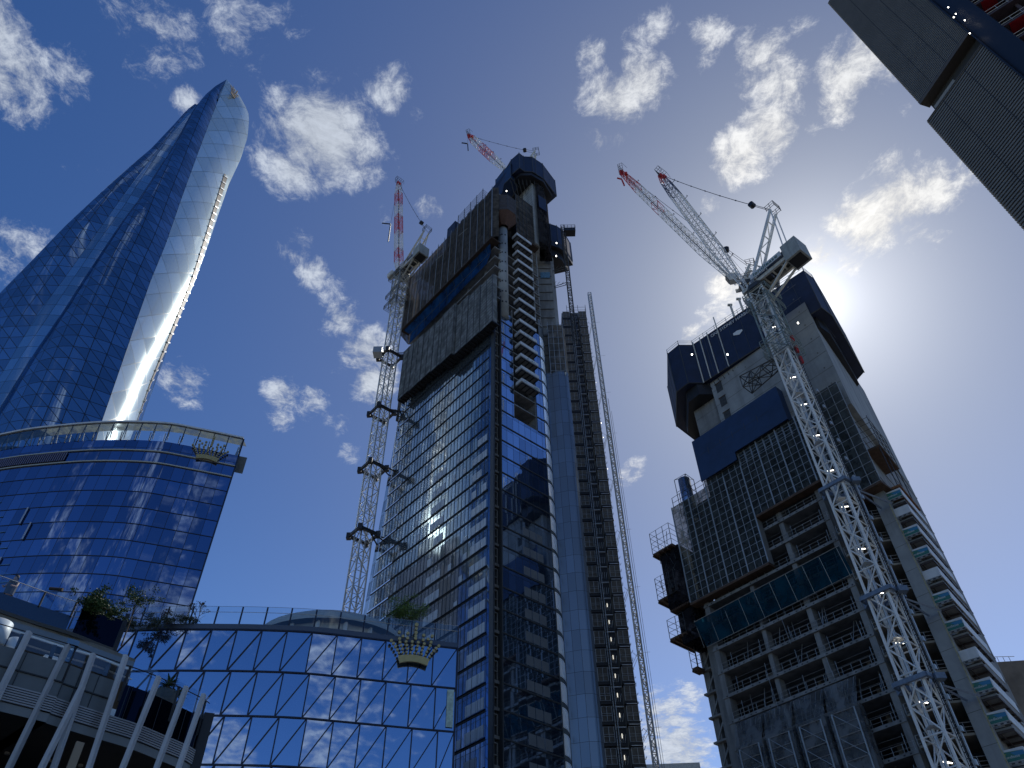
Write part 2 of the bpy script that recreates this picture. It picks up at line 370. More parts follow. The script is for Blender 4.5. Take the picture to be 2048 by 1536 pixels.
for z in zf:
    if z > 118: break
    # left face
    mb = MB(); AL.sheet(mb, 1.55, uend(z) - 1.4, z + .42, z + FH, -.02, u1t=uend(z + FH) - 1.4)
    band = mb.build('glazing_band', gl_left, T)
    mb = MB(); AL.box(mb, 1.5, uend(z) - 1.2, z, z + .42, -.5, -.25); AL.box(mb, 1.5, uend(z) - 1.2, z + .02, z + .09, -.25, .1)
    mb.build('floor_slot', black, T)
    mb = MB()
    for u in [1.55 + .95 * q for q in range(int((uend(z) - 3) / .95))]:
        if (int(u * 10) + k) % 2 == 0 or True: AL.box(mb, u - .018, u + .018, z + .42, z + FH, -.02, .04)
    mb.build('mullion', mat('mullion_grey', (.05, .065, .08), .4, .3), band)
    mb = MB(); AL.sheet(mb, 0, 1.5, z + .05, z + FH, 0); AL.sheet(mb, uend(z) - 1.3, uend(z), z + .05, z + FH, 0, u0t=uend(z + FH) - 1.3, u1t=uend(z + FH))
    AL.box(mb, 0, .06, z, z + FH, 0, .08)
    mb.build('corner_glazing', gl_clear, T)
    if z < 88:                                    # pale insulating spandrel panels low in the windows
        mb = MB(); groups = [(1.9, 3)] + ([(13.0, 3)] if k % 1 == 0 else [])
        for u0, n in groups:
            for q in range(n):
                if rnd.random() < .16: continue
                AL.box(mb, u0 + q * 1.28, u0 + q * 1.28 + 1.16, z + .5, z + 1.95, .0, .03)
        for q in range(4):
            if rnd.random() < .5:
                u0 = rnd.choice([6.4, 7.35, 8.3, 9.25, 10.2, 19.6, 20.5, 22.4, 25.3]); AL.box(mb, u0, u0 + .82, z + .5, z + rnd.choice([1.2, 1.6, 1.95]), .0, .025)
        if mb.v: mb.build('spandrel_panel', spandrel, T)
    # right face
    mb = MB()
    if z < 91: AR.sheet(mb, 1.6, 11.5, z + .08, z + FH, 0)
    elif z < 124: AR.sheet(mb, 1.6, 4.4, z + .08, z + FH, 0); AR.sheet(mb, 9.9, 11.5, z + .08, z + FH, 0)
    band = mb.build('glazing_band', gl_right, T)
    mb = MB(); AR.box(mb, 1.55, 11.5 if z < 91 else 4.4, z, z + .16, -.02, .12)
    if z >= 91: AR.box(mb, 9.9, 11.5, z, z + .16, -.02, .12)
    mb.build('floor_line', steel_d, T)
    if z < 71:
        mb = MB()
        for q in range(3): AR.box(mb, 5.6 + q * 1.38, 6.85 + q * 1.38, z + .35, z + 1.75, .0, .03)
        mb.build('spandrel_panel', spandrel_d, T)
    # reveal pane, curved and whitened to stand in for bright sky reflection
    mb = MB()
    for a, b in zip(CURV[1:], CURV[2:-1]): mb.quad((a.x, a.y, z + .55), (b.x, b.y, z + .55), (b.x, b.y, z + FH - .2), (a.x, a.y, z + FH - .2))
    mb.build('reveal_pane', glazing('reveal_glare', (.9, .9, .88), (.7, .71, .70), w=50, h_=50, line=0, tilt=.0, rough=.38), T)
    # stepped windows in the narrow slot between the faces
    mb = MB(); AR.box(mb, .15, 1.45, z + .1, z + .5, -.9, -.55); AR.box(mb, .3, .42, z + .5, z + 3.0, -.9, -.6); AR.box(mb, 1.1, 1.22, z + .5, z + 3.0, -.9, -.6); AR.box(mb, .3, 1.22, z + 1.6, z + 1.72, -.9, -.6); AR.box(mb, .3, 1.22, z + 2.95, z + 3.07, -.9, -.6)
    mb.build('slot_window', concrete_d, T)
    k += 1
mb = MB(); AR.sheet(mb, 0, 1.6, 0, 124, -1.0); AR.box(mb, 1.42, 1.58, 0, 124, -1.0, .06); AR.box(mb, -.02, .1, 0, 124, -1.0, .04)
mb.build('corner_slot', steel_d, T)
# reveal edge trims, cladding that faces the camera and curves away
a = CURV[-1]; mb = MB(); [mb.quad((p.x - .02, p.y + .08, 0), (q.x - .02, q.y + .08, 0), (q.x - .02, q.y + .08, 125), (p.x - .02, p.y + .08, 125)) for p, q in zip(CURV, CURV[1:])]; mb.build('reveal_wall', mat('reveal_grey', (.12, .14, .15), .5, var=.05), T)
cl = [(a.x, a.y), (a.x + .35, a.y + .05), (9.0, 102.5), (10.05, 102.55), (10.6, 102.75), (11.0, 103.15)]
clad = glazing('grey_cladding_panel', (.13, .16, .19), (.085, .10, .12), w=1.25, h_=3.14, line=.022, tilt=.006, rough=.28)
mb = MB(); L = 0
for p, q in zip(cl, cl[1:]):
    d = math.hypot(q[0] - p[0], q[1] - p[1]); mb.quad((*p, 0), (*q, 0), (*q, 111), (*p, 111), uv=[(L, 0), (L + d, 0), (L + d, 111), (L, 111)]); L += d
mb.build('grey_cladding', clad, T)
mb = MB(); mb.prism([(a.x - .1, a.y - .06), (a.x + .06, a.y - .02), (a.x + .06, a.y + .5), (a.x - .1, a.y + .5)], 0, 125); mb.build('edge_trim', steel_d, T)
# netted shaft above the cladding
mb = MB(); mb.prism([(7.6, 102.6), (10.6, 102.6), (11.2, 104), (11.2, 112), (7.6, 112)], 111, 125); mb.build('netted_shaft', mesh_cloth('net_grey', (.14, .145, .15), .93), T)
mb = MB()
for x in (7.6, 8.6, 9.6, 10.6): mb.box((x - .05, 102.4, 110), (x + .05, 102.55, 126))
for z in range(111, 126, 2): mb.box((7.5, 102.42, z - .04), (10.7, 102.5, z + .04))
mb.build('scaffold_tube', steel, T)

# body, open floors
def slab_poly(ul=31.5, ur=12.6, inset=0):
    P0 = AL.p(0, 0); P1 = AR.p(ur, 0); P3 = AL.p(ul, 0); P2 = P1 + AL.u * (ul - 3)
    return [(P0.x, P0.y), (P1.x, P1.y), (P2.x, P2.y), (P3.x, P3.y)]
def inner(ul, ur, w): 
    P0 = AL.p(1, 0, -w) + AR.u * 0; P0 = AL.p(2, 0) + AL.n * -w + AL.u * 2; P1 = P0 + AR.u * (ur - w - 1); P3 = P0 + AL.u * (ul - 6); P2 = P1 + AL.u * (ul - 6)
    return [(P0.x, P0.y), (P1.x, P1.y), (P2.x, P2.y), (P3.x, P3.y)]
mb = MB(); sp = [AL.p(.9, 0, -1.1), AR.p(4.3, 0, -1.1), AR.p(4.3, 0, -3.4), AR.p(9.95, 0, -3.4), AR.p(9.95, 0, -.6), AR.p(12.7, 0, -.6), AR.p(12.7, 0, -.6) + AL.u * 26, AL.p(29.5, 0, -1.1)]
mb.prism([(p.x, p.y) for p in sp], 0, 124, True); mb.build('inner_wall', dark, T)
mb = MB(); AL.box(mb, 29, 37, 0, 60, -1.5, -.6); mb.build('inner_wall', dark, T)
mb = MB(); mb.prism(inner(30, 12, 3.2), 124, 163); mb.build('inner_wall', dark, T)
zs = [z for z in zf if 120 < z < 142]
for z in zs:
    mb = MB(); mb.prism(slab_poly(), z - .12, z + .16); mb.build('floor_slab', concrete, T)
    mb = MB()
    for hh in (.5, 1.05): mb.tube(AL.p(.2, z + .16 + hh, -.1), AL.p(31, z + .16 + hh, -.1), .025)
    for q in range(11): mb.tube(AL.p(.2 + q * 3, z + .16, -.1), AL.p(.2 + q * 3, z + 1.3, -.1), .03)
    mb.build('guard_rail', steel_d, T)
for u in (4, 10, 16, 22, 28): mb = MB(); AL.box(mb, u, u + .6, 120, 142, -1.6, -.9); mb.build('floor_column', concrete, T)
for z in [z for z in zf if 92 < z < 122]:          # floors inside the recessed balconies
    mb = MB(); AR.box(mb, 4.4, 9.9, z - .1, z + .16, -3.3, -.05); mb.build('floor_slab', concrete, T)
    mb = MB()
    for hh in (.5, 1.0): mb.tube(AR.p(4.5, z + .16 + hh, -.3), AR.p(9.8, z + .16 + hh, -.3), .025)
    for q in range(7): mb.tube(AR.p(4.5 + q * .88, z + .16, -.3), AR.p(4.5 + q * .88, z + 1.2, -.3), .025)
    mb.build('guard_rail', steel_d, T)
mb = MB(); AR.box(mb, 9.6, 9.88, 90, 147, -3.2, -.1); AR.box(mb, 4.42, 4.6, 90, 122, -3.2, -.1); mb.build('recess_wall', concrete, T)
mb = MB(); AR.box(mb, 10.9, 11.15, 124, 150, -.4, -.15); AR.box(mb, 12.3, 12.55, 124, 150, -.4, -.15)
for z in [124 + 1.7 * q for q in range(16)]: AR.box(mb, 10.9, 12.55, z, z + .12, -.35, -.2)
mb.build('hoist_frame', concrete, T)
cc = AR.p(2.55, 0, -.35); mb = MB(); mb.tube((cc.x, cc.y, 118), (cc.x, cc.y, 150), 1.02, 20); cobj = mb.build('round_column', concrete_l, T, smooth=True)
mb = MB()
for z in [z for z in zf if 122 < z < 147]:
    for az_ in (150, 190, 215):
        q = cc + azd(az_) * 1.0; mb.tube((q.x, q.y, z - .9), (q.x, q.y, z - .55), .16, 6)
mb.build('column_lug', black, cobj)
# balconies with white edge screens
for i in range(15):
    zt = 101.4 + 3.36 * i
    mb = MB(); AR.box(mb, 5.05, 9.25, zt - .95, zt - .72, 0.0, 1.55)
    bal = mb.build('balcony', concrete, T)
    mb = MB(); AR.box(mb, 5.0, 9.3, zt - .78, zt, 1.55, 1.66); AR.box(mb, 4.92, 5.02, zt - .78, zt, 0, 1.66); mb.build('white_screen', white_p, bal)
    mb = MB()
    for u in (5.1, 6.1, 7.1, 8.1, 9.1): AR.box(mb, u, u + .12, zt - 1.12, zt - .96, 0, 1.6)
    AR.box(mb, 5.0, 9.3, zt - 1.15, zt - .98, 1.5, 1.62); mb.build('support_joist', black, bal)
    if i % 2 == 0:
        mb = MB()
        for q in range(6):
            u = 5.3 + rnd.random() * 3.6; AR.box(mb, u, u + rnd.uniform(.1, .5), zt - rnd.uniform(.5, .7), zt - rnd.uniform(.25, .45), 1.665, 1.672)
        mb.build('paper_notice', mat('grey_green_notice', (.30, .42, .40), .7), bal)
# grey mesh panels stepping along the left face
pn = mesh_cloth('panel_mesh_grey', (.24, .26, .27), .97)
def hz(x, y, w): return AL.hit(x, y, w)[1]
pb0, pb1, pt0, pt1 = hz(985, 640, 2.), hz(795, 800, 2.), hz(983, 552, 2.), hz(820, 690, 2.)
pu0, pu1 = AL.hit(985, 640, 2.)[0], AL.hit(795, 800, 2.)[0]
us = [(.6, 4.6, 117.2, 131.3, 2.0), (4.7, 9.0, 117.0, 132.0, 2.0), (9.1, 13.2, 116.6, 132.6, 2.0), (13.3, 17.4, 116.2, 133.0, 2.6), (17.6, 22.0, 118.0, 133.6, 2.0), (22.1, 26.4, 118.0, 134.2, 2.0), (26.5, 30.6, 117.6, 134.8, 2.0), (30.7, 34.0, 117.6, 134.8, 2.0)]
for q_, (u0, u1, za, zb, w) in enumerate(us):
    u0, u1 = pu0 + (pu1 - pu0) * q_ / 8, pu0 + (pu1 - pu0) * (q_ + 1) / 8 - .12; za = pb0 + (pb1 - pb0) * q_ / 8 + (za - 117.2) * .6; zb = pt0 + (pt1 - pt0) * (q_ + .5) / 8
    mb = MB(); AL.box(mb, u0, u1, za, zb, w - .06, w); AL.box(mb, u0, u0 + .06, za, zb, .9, w); AL.box(mb, u1 - .06, u1, za, zb, .9, w)
    p_ = mb.build('mesh_panel', pn, T)
    mb = MB(); AL.box(mb, u0, u1, za - .1, za, .4, w + .05)
    for q in range(5): AL.box(mb, u0 + q * (u1 - u0 - .12) / 4, u0 + q * (u1 - u0 - .12) / 4 + .12, za - .3, za - .1, .2, w + .05)
    mb.build('panel_floor', black, p_)
    mb = MB()
    for u in (u0, (u0 + u1) / 2, u1): AL.box(mb, u - .04, u + .04, za, zb, w + .01, w + .08)
    for z in [za + .9 * q for q in range(int((zb - za) / .9) + 1)]: AL.box(mb, u0, u1, z, z + .05, w + .01, w + .05)
    mb.build('panel_frame', steel_d, p_)
mb = MB(); AL.box(mb, 30.7, 33.0, 113, 130, -1.5, -.2); mb.build('inner_wall', mesh_cloth('net_dark', (.08, .085, .09), .9), T)
# blue catch net
nm = mesh_cloth('blue_net', (.012, .055, .16), .97, .6); mb = MB()
q = [AL.p(1.0, 138.6, .3), AL.p(30.6, 138.6, .3), AL.p(32.6, 141.2, 1.3), AL.p(.4, 141.2, 1.0)]
mb.quad(q[3], q[2], q[1], q[0]); q2 = [AL.p(2.4, 136.2, .25), AL.p(30.6, 135.2, .25)]; mb.quad(q[0], q[1], q2[1], q2[0]); mb.build('blue_net', nm, T)
mb = MB(); 
for u in [2 + 2.85 * i for i in range(11)]: mb.tube(AL.p(u, 135.9, .27), AL.p(u, 138.6, .33), .03); mb.tube(AL.p(u, 138.6, .33), AL.p(u, 141.2, 1.1), .03)
mb.tube(AL.p(1.2, 138.65, .36), AL.p(30.6, 138.65, .36), .05); mb.build('net_pole', steel_d, T)
# perimeter screens
scr = mesh_cloth('perimeter_screen', (.10, .092, .085), .96)
def screen(Fm, u0, u1, za, zb, w, name='perimeter_screen', m=scr, bay=1.1, row=1.0, m2=steel, par=T, zbt=None, cn=.035):
    zbt = zb if zbt is None else zbt
    mb = MB(); Fm.sheet(mb, u0, u1, za, zb, w)
    if zbt != zb:
        mb.v[-2 if True else 0]  # keep planar
    o = mb.build(name, m, par)
    mb = MB(); u = u0
    while u <= u1 + .01: Fm.box(mb, u - cn, u + cn, za, zb, w + .01, w + .09); u += bay
    z = za
    while z <= zb + .01: Fm.box(mb, u0, u1, z - cn * .8, z + cn * .8, w + .01, w + .06); z += row
    mb.build('screen_frame', m2, o); return o
sb0 = AL.hit(905, 562, 1.5)[1]; st0 = hz(905, 470, 1.5)
0 and print('AHIT', pb0, pb1, pt0, pt1, pu0, pu1, sb0, st0, AL.hit(987, 476, 1.5), AL.hit(805, 651, 1.5), AL.hit(981, 382, 1.5), AL.hit(826, 549, 1.5), AL.hit(822, 690, 0), AL.hit(984, 500, 0), AL.hit(905, 475, .4), AL.hit(905, 447, .4), AL.hit(965, 378, .8), AL.hit(917, 430, .8))
screen(AL, -.9, 33.0, 141.3, 161.2, 1.5, bay=1.3, row=1.05, m2=steel_d, cn=.03)
mb = MB()
for i, u in enumerate([-.9 + 2.6 * q for q in range(14)]): AL.box(mb, u - .05, u + .05, 141.3, 162.0, 1.6, 1.72)
for u in (8, 17, 26):
    for q in range(5): mb.tube(AL.p(u + q * .7, 155 + q * .2, 1.7), AL.p(u + q * .7 + .65, 155 + q * .2 + .1, 1.7), .05)
mb.build('screen_rail', steel, T)
mb = MB(); AL.box(mb, -.9, 33.0, 140.9, 141.3, -.6, 1.7); mb.build('screen_floor', mat('dark_plywood', (.045, .03, .022), .8, var=.2), T)
mb = MB(); a, b = AL.p(33, 139.5, 1.5), AL.p(34.2, 139.5, -1.5); a2, b2 = AL.p(33, 157, 1.5), AL.p(34.2, 157, -1.5); mb.quad(a, b, b2, a2); mb.quad(b, AL.p(31, 139.5, -6), AL.p(31, 157, -6), b2); mb.build('perimeter_screen', scr, T)
a, b = AL.p(.9, 145.6, 1.5), AR.p(1.6, 145.6, -.2)
mb = MB(); mb.quad(AL.p(-.9, 141.3, 1.5), AL.p(-1.9, 141.3, .5), AL.p(-1.9, 161.6, .5), AL.p(-.9, 161.6, 1.5)); mb.quad(AL.p(-1.9, 141.3, .5), AR.p(1.9, 141.3, -1.0), AR.p(1.9, 161.6, -1.0), AL.p(-1.9, 161.6, .5)); mb.build('perimeter_screen', scr, T)
screen(AR, 5.2, 12.0, 149.5, 166.2, 1.2, bay=1.1, row=2.0, m2=steel_d)
mb = MB(); AR.box(mb, 5.2, 12.0, 149.1, 149.5, -.3, 1.3); mb.build('screen_floor', mat('dark_plywood', (.045, .03, .022), .8, var=.2), T)
mb = MB(); AR.sheet(mb, 1, 5.2, 149, 165, -.5); mb.build('perimeter_screen', scr, T)
# boxed formwork round the column head
c0 = AR.p(2.3, 0, .3); oc8 = [(c0.x + 3.0 * math.sin(R(22.5 + 45 * q + 3.6)), c0.y + 3.0 * math.cos(R(22.5 + 45 * q + 3.6))) for q in range(8)]
mb = MB(); mb.prism(oc8, 152.5, 158.6); fo = mb.build('column_formwork', mat('formwork_mesh', (.055, .05, .055), .8, var=.3, vscale=1.5), T)
mb = MB(); i8 = [(c0.x + (p[0] - c0.x) * .33, c0.y + (p[1] - c0.y) * .33) for p in oc8]
for q in range(8):
    p, r_, s_, t_ = oc8[q], oc8[(q + 1) % 8], i8[(q + 1) % 8], i8[q]; mb.quad((*r_, 152.5), (*p, 152.5), (*t_, 149.2), (*s_, 149.2))
mb.build('formwork_hopper', mat('hopper_plywood', (.085, .042, .028), .8, var=.2), fo)
mb = MB()
for q in range(8):
    p, r_ = oc8[q], oc8[(q + 1) % 8]; mb.tube((*p, 152.4), (*p, 158.8), .07)
    for z in (152.5, 154, 155.5, 157, 158.6): mb.tube((*p, z), (*r_, z), .05)
mb.build('formwork_frame', steel_d, fo)
# roof decks above the screens
mb = MB(); AL.box(mb, 15.2, 18.4, 160, 168.4, -1.0, .4); AL.box(mb, 15.2, 18.4, 160, 168.4, -8, -1); mb.build('navy_formwork_box', navy, T)
mb = MB(); AL.box(mb, 3.8, 13.6, 162.6, 163.4, -3, .8); dk = mb.build('working_deck', black, T)
mb = MB()
for hh in (0, .8, 1.6, 2.4, 3.2, 4.0):
    mb.tube(AL.p(3.8, 163.9 + hh, .7), AL.p(13.5, 163.9 + hh, .7), .045); mb.tube(AL.p(3.8, 163.9 + hh, .7), AL.p(3.8, 163.9 + hh, -3), .045)
for u in (3.8, 6.2, 8.6, 11, 13.5): mb.tube(AL.p(u, 162.6, .7), AL.p(u, 168.4, .7), .08)
for u in (6.6, 9.4, 12): AL.box(mb, u, u + 1.0, 163, 165.5, -.5, .3)
mb.build('deck_rail', steel_d, dk)
# dark screened slab edge rising to the core
mb = MB(); mb.quad(AL.p(5, 161, -.8), AL.p(-1.5, 161, -.8), AL.p(-1, 175, -3.0), AL.p(4, 168.5, -1.0)); mb.quad(AL.p(9, 161, -1.2), AL.p(5, 161, -.8), AL.p(4, 168.5, -1.0), AL.p(8.5, 164.5, -1.2)); mb.build('navy_screen', navy, T)
mb = MB(); AL.box(mb, -1, 30, 160.6, 161.0, -9, -.3); mb.build('floor_slab', concrete, T)
screen(AR, 1.4, 6, 160, 167.5, -1.8, name='rebar_curtain', m=mesh_cloth('rebar', (.12, .11, .10), .75), bay=.35, row=1.2, m2=steel_d)
# core
K = azd(3.5) * 99
KL = Fr(K, -41.3, -1)
kp = [KL.p(0, 0), KL.p(11, 0), KL.p(11, 0) + AR.u * 12, KL.p(0, 0) + AR.u * 3.6]
kp = [(K.x, K.y), (K.x + AL.u.x * 10, K.y + AL.u.y * 10), (K.x + AL.u.x * 10 + AR.u.x * 10, K.y + AL.u.y * 10 + AR.u.y * 10), (K.x + AR.u.x * 3.4, K.y + AR.u.y * 3.4)]
mb = MB(); mb.prism(kp, 150, 184); core = mb.build('concrete_core', mat('core_concrete', (.40, .43, .44), .85, var=.12, vscale=.8, stain=.3), T)
mb = MB()
for z in [152 + 1.15 * q for q in range(26)]: KL.box(mb, .1, 9.6, z, z + .12, .005, .04)
KL.box(mb, 3.6, 3.9, 150, 178, .02, .2); mb.build('pour_line', concrete_d, core)
def poly_shell(pts, z0, z1, name, m, par, under=None, frames=True, ladder=0):
    mb = MB(); mb.prism(pts, z0, z1, True); o = mb.build(name, m, par)
    if frames:
        mb = MB()
        for p in pts: mb.tube((p[0], p[1], z0 - .2), (p[0], p[1], z1 + .4), .09)
        n = len(pts)
        for q in range(n):
            p, r_ = pts[q], pts[(q + 1) % n]; mb.tube((*p, z0), (*r_, z0), .09); mb.tube((*p, z1), (*r_, z1), .06)
            L = math.hypot(p[0] - r_[0], p[1] - r_[1]); nn = max(1, int(L / 2.4))
            for i in range(1, nn): t = i / nn; x, y = p[0] + (r_[0] - p[0]) * t, p[1] + (r_[1] - p[1]) * t; mb.tube((x, y, z0), (x, y, z1), .05)
        mb.build('screen_post', steel_d, o)
    return o
fz = 186
main = [plan(1022, 320, fz), plan(1038, 306, fz), plan(1047, 313, fz), plan(1064, 314, fz), plan(1070, 318, fz), plan(1085, 328, fz), (12.5, 103.5), (4, 112), (-3, 104)]
poly_shell(main, 178.2, fz, 'core_formwork_screen', navy, T)
side = [plan(1007, 338, 184), plan(1021, 325, 184), (2.6, 99.5), (0, 104), (-3.2, 101.5)]
poly_shell(side, 176.2, 183.4, 'core_formwork_screen', navy_b, T)
mb = MB(); mb.prism([(5.9, 96.6), (9.0, 98.6), (11.4, 103), (4, 110), (-2, 103), (1.2, 98.4), (3.2, 96.6)], 176.8, 178.1); mb.build('formwork_underside', black, T)
mb = MB()
for q in range(7):
    a = Vector((.6 + q * 1.0, 97.2 + q * .15, 177)); mb.tube(a, a + Vector((1.0, 3, -3.5)), .07); mb.tube(a, a + Vector((0, 0, -3)), .05)
mb.build('formwork_strut', steel_d, T)
# second lower screens hanging at the right edge of the core
mb = MB(); mb.prism([(6.9, 98.4), (8.9, 99.9), (10, 104), (7, 104)], 150, 176.8); mb.build('rear_screen', mesh_cloth('rear_net', (.035, .035, .04), .98), T)
mb = MB(); mb.prism([(7.4, 98.2), (9.3, 99.7), (9.3, 103), (7.4, 103)], 164.5, 170); mb.build('rear_screen', navy, T)
# small lamps
def lamp(x, y, D, par=T, r=.13):
    mb = MB(); p = at(x, y, D); mb.tube(p + Vector((0, 0, -r)), p + Vector((0, 0, r)), r, 8); return mb.build('work_lamp', lampm, par)
lamp(1013, 382, 94); lamp(1113, 486, 99.5); lamp(1112.5, 512, 99.5)
# lower core with its own formwork
z2 = 166
c2 = [plan(1079, 449, z2), plan(1100, 448, z2), plan(1113, 452, z2), plan(1125, 460, z2), (15.5, 110), (7.5, 112)]
poly_shell(c2, 158.4, z2, 'core_formwork_screen', navy, T)
mb = MB(); cs = [((p[0] - 11) * .8 + 10.6, (p[1] - 105) * .8 + 105.8) for p in c2]
mb.prism(c2, 156.6, 158.3); mb.prism(cs, 154, 156.6); mb.build('formwork_underside', black, T)
mb = MB(); mb.prism([(5.0, 104.6), (9.6, 104.9), (10.4, 105.9), (10.6, 112), (5, 112)], 110, 157); mb.build('concrete_core', concrete, T)
mb = MB()
for z in range(118, 156, 3): mb.box((6.2, 104.55, z), (9.5, 104.75, z + .08))
mb.build('pour_line', concrete_d, T)
mb = MB(); mb.box((7.0, 104.5, 144.3), (9.2, 104.7, 146.4)); mb.build('blue_tarpaulin', mat('blue_tarp', (.10, .22, .34), .6, var=.3), T)

# rear wing of the tower wrapped in scaffold cages
y0 = 130.0
xl, xr = y0 * math.tan(R(6.0)), y0 * math.tan(R(8.85))
mb = MB(); mb.box((xl, y0, 0), (xr, y0 + 16, 163)); mb.build('rear_wing', concrete_d, T)
cage = mat('cage_mesh', (.135, .13, .12), .8, var=.25, vscale=1.2)
nn = 0; z = 20.0
while z < 162:
    for xa, xb in ((xl + .15, xl + 1.9), (xr - 2.2, xr - .25)):
        mb = MB(); mb.box((xa, y0 - 1.3, z), (xb, y0 - 1.2, z + 2.5)); cg = mb.build('hoist_cage', cage, T); mb = MB()
        for xx in (xa, (xa + xb) / 2, xb): mb.box((xx - .04, y0 - 1.42, z), (xx + .04, y0 - 1.31, z + 2.5))
        for zz_ in (.0, .9, 1.25, 2.45): mb.box((xa - .05, y0 - 1.4, z + zz_), (xb + .05, y0 - 1.32, z + zz_ + .05))
        mb.build('cage_frame', steel, cg)
        mb = MB(); mb.box((xa - .1, y0 - 1.3, z - .55), (xb + .1, y0, z - .05)); mb.build('cage_floor', black, cg)
        if xa > xl + 1: mb = MB(); mb.box((xa + .1, y0 - 1.6, z - .68), (xb - .1, y0 - 1.45, z - .58)); mb.build('cage_sill', alu, cg)
    mb = MB(); mb.box((xl + 2.1, y0 - .2, z - .2), (xr - 2.5, y0 - .05, z + 2.7)); cg = mb.build('hoist_opening', black, T)
    mb = MB(); mb.box((xl + 2.6, y0 - .7, z + 2.62), (xr - 2.5, y0 - .55, z + 2.74)); mb.build('opening_lintel', alu, cg)
    if z < 75:
        mb = MB(); mb.box((xl + 3.2, y0 - .5, z + 1.0), (xl + 3.3, y0 - .4, z + 1.7)); mb.build('work_lamp', mat('dim_lamp', (1, 1, .9), .5, emit=((1, .95, .8), 1.2)), cg)
    mb = MB()
    for q in range(3): mb.tube((xl + 2.9 + q * .35, y0 - .5, z + .2), (xl + 3.1 + q * .4, y0 - .5, z + 1.6), .03)
    mb.build('loose_rod', alu, cg)
    z += 3.4; nn += 1
mb = MB()
for xx, dd in ((xl + 2.15, 1.7), (xl + 2.55, 1.7), (xl - .5, .6), (xl - .8, .2)): mb.box((xx, y0 - dd, 0), (xx + .12, y0 - dd + .15, 160 if dd > 1 else 130))
mb.build('guide_rail', steel, T)
mb = MB()
for q in range(120):
    z = 16 + q * 1.25; mb.tube((xl + 2.15, y0 - 1.7, z), (xl + 2.6, y0 - 1.7, z + .6), .04)
mb.build('rail_brace', steel_d, T)
mb = MB()
for q in range(95):                                 # ragged netting hem down the right edge
    z = 18 + q * 1.5; mb.tube((xr - .05, y0 - .9, z), (xr + rnd.uniform(.05, .3), y0 - .6, z + rnd.uniform(.3, .9)), .07)
mb.build('net_hem', alu, T)
mb = MB()
for z in (163, 164.2, 165.4): mb.tube((xl + 1.5, y0, z), (xr, y0, z), .05); mb.tube((xr, y0, z), (xr, y0 + 8, z), .05)
for xx in (xl + 1.5, xl + 3, xl + 4.5, xr): mb.tube((xx, y0, 163), (xx, y0, 166.3), .06)
mb.build('guard_rail', steel_d, T)
# fine ladder mast that climbs beside the lower core, with its platform
H2 = thing('hoist_mast', 'dark ladder mast with a small platform on top, beside the middle tower core', 'hoist mast', (12.2, 101, 118), 'builders hoist masts')
d0, d1 = at(1128, 452, 102), at(1139, 612, 102); bx_ = (d0.x + d1.x) / 2, (d0.y + d1.y) / 2
mb = MB(); lattice(mb, (bx_[0], bx_[1], 118), (bx_[0], bx_[1], d0.z), .8, 46, .09, .05, side=(1, 0, 0)); mb.build('mast', steel_d, H2)
mb = MB(); mb.box((bx_[0] + .2, bx_[1] - .8, d0.z - 3.0), (bx_[0] + 2.9, bx_[1] + 1, d0.z - 1.9)); mb.build('platform', black, H2)
mb = MB()
for hh in (-1.9, -1.3, -.7): mb.tube((bx_[0] + .2, bx_[1] - .8, d0.z + hh), (bx_[0] + 2.9, bx_[1] - .8, d0.z + hh), .05); mb.tube((bx_[0] + 2.9, bx_[1] - .8, d0.z + hh), (bx_[0] + 2.9, bx_[1] + 1, d0.z + hh), .05)
for q in (0.2, 1.1, 2.0, 2.9): mb.tube((bx_[0] + q, bx_[1] - .8, d0.z - 1.9), (bx_[0] + q, bx_[1] - .8, d0.z - .7), .05)
mb.build('platform_rail', steel_d, H2)
for zt in (at(1130, 533, 102).z, at(1130, 565, 102).z):
    mb = MB()
    for q in (0, 1): mb.tube((bx_[0] - .3, bx_[1], zt - q * .9), (bx_[0] - 3.2, bx_[1] + 1.5, zt + .4 - q * .5), .09)
    for q in range(4): mb.tube((bx_[0] - .3 - q * .8, bx_[1], zt + q * .1), (bx_[0] - .9 - q * .8, bx_[1] + .3, zt - .8 + q * .2), .05)
    mb.build('tie_bracket', steel_d, H2)
# the tall free ladder mast right of the wing
hx, hy = 126 * math.sin(R(9.55)), 126 * math.cos(R(9.55))
H1 = thing('hoist_mast', 'tall thin pale ladder mast standing free to the right of the scaffolded wing', 'hoist mast', (hx, hy, 0), 'builders hoist masts')
ztop = at(1179, 587, 126).z
mb = MB(); lattice(mb, (hx, hy, 0), (hx, hy, ztop), .78, 132, .11, .085, side=(1, 0, 0), style='Z'); mb.build('mast', alu, H1)
for q in range(10):
    z = ztop - 12 - q * 12.6; mb = MB(); mb.tube((hx - .4, hy, z), (xr - .2, y0 - .5, z + .3), .05); mb.tube((hx - .4, hy, z - .7), (xr - .2, y0 - .5, z - .5), .05); mb.tube((hx - 1.2, hy, z), (hx - .6, hy, z - .7), .04)
    mb.tube((hx + .4, hy, z), (hx + 1.7, hy, z + .1), .03); mb.build('tie_bracket', alu, H1)
cp0, cp1 = at(1216, 797, 126), at(1322, 1536, 126)
mb = MB(); mb.tube((cp0.x, cp0.y, 0), cp0, .05); mb.tube((cp0.x + .35, cp0.y, 0), cp0 + Vector((.35, 0, -4)), .03); mb.build('supply_cable', steel_d, H1)

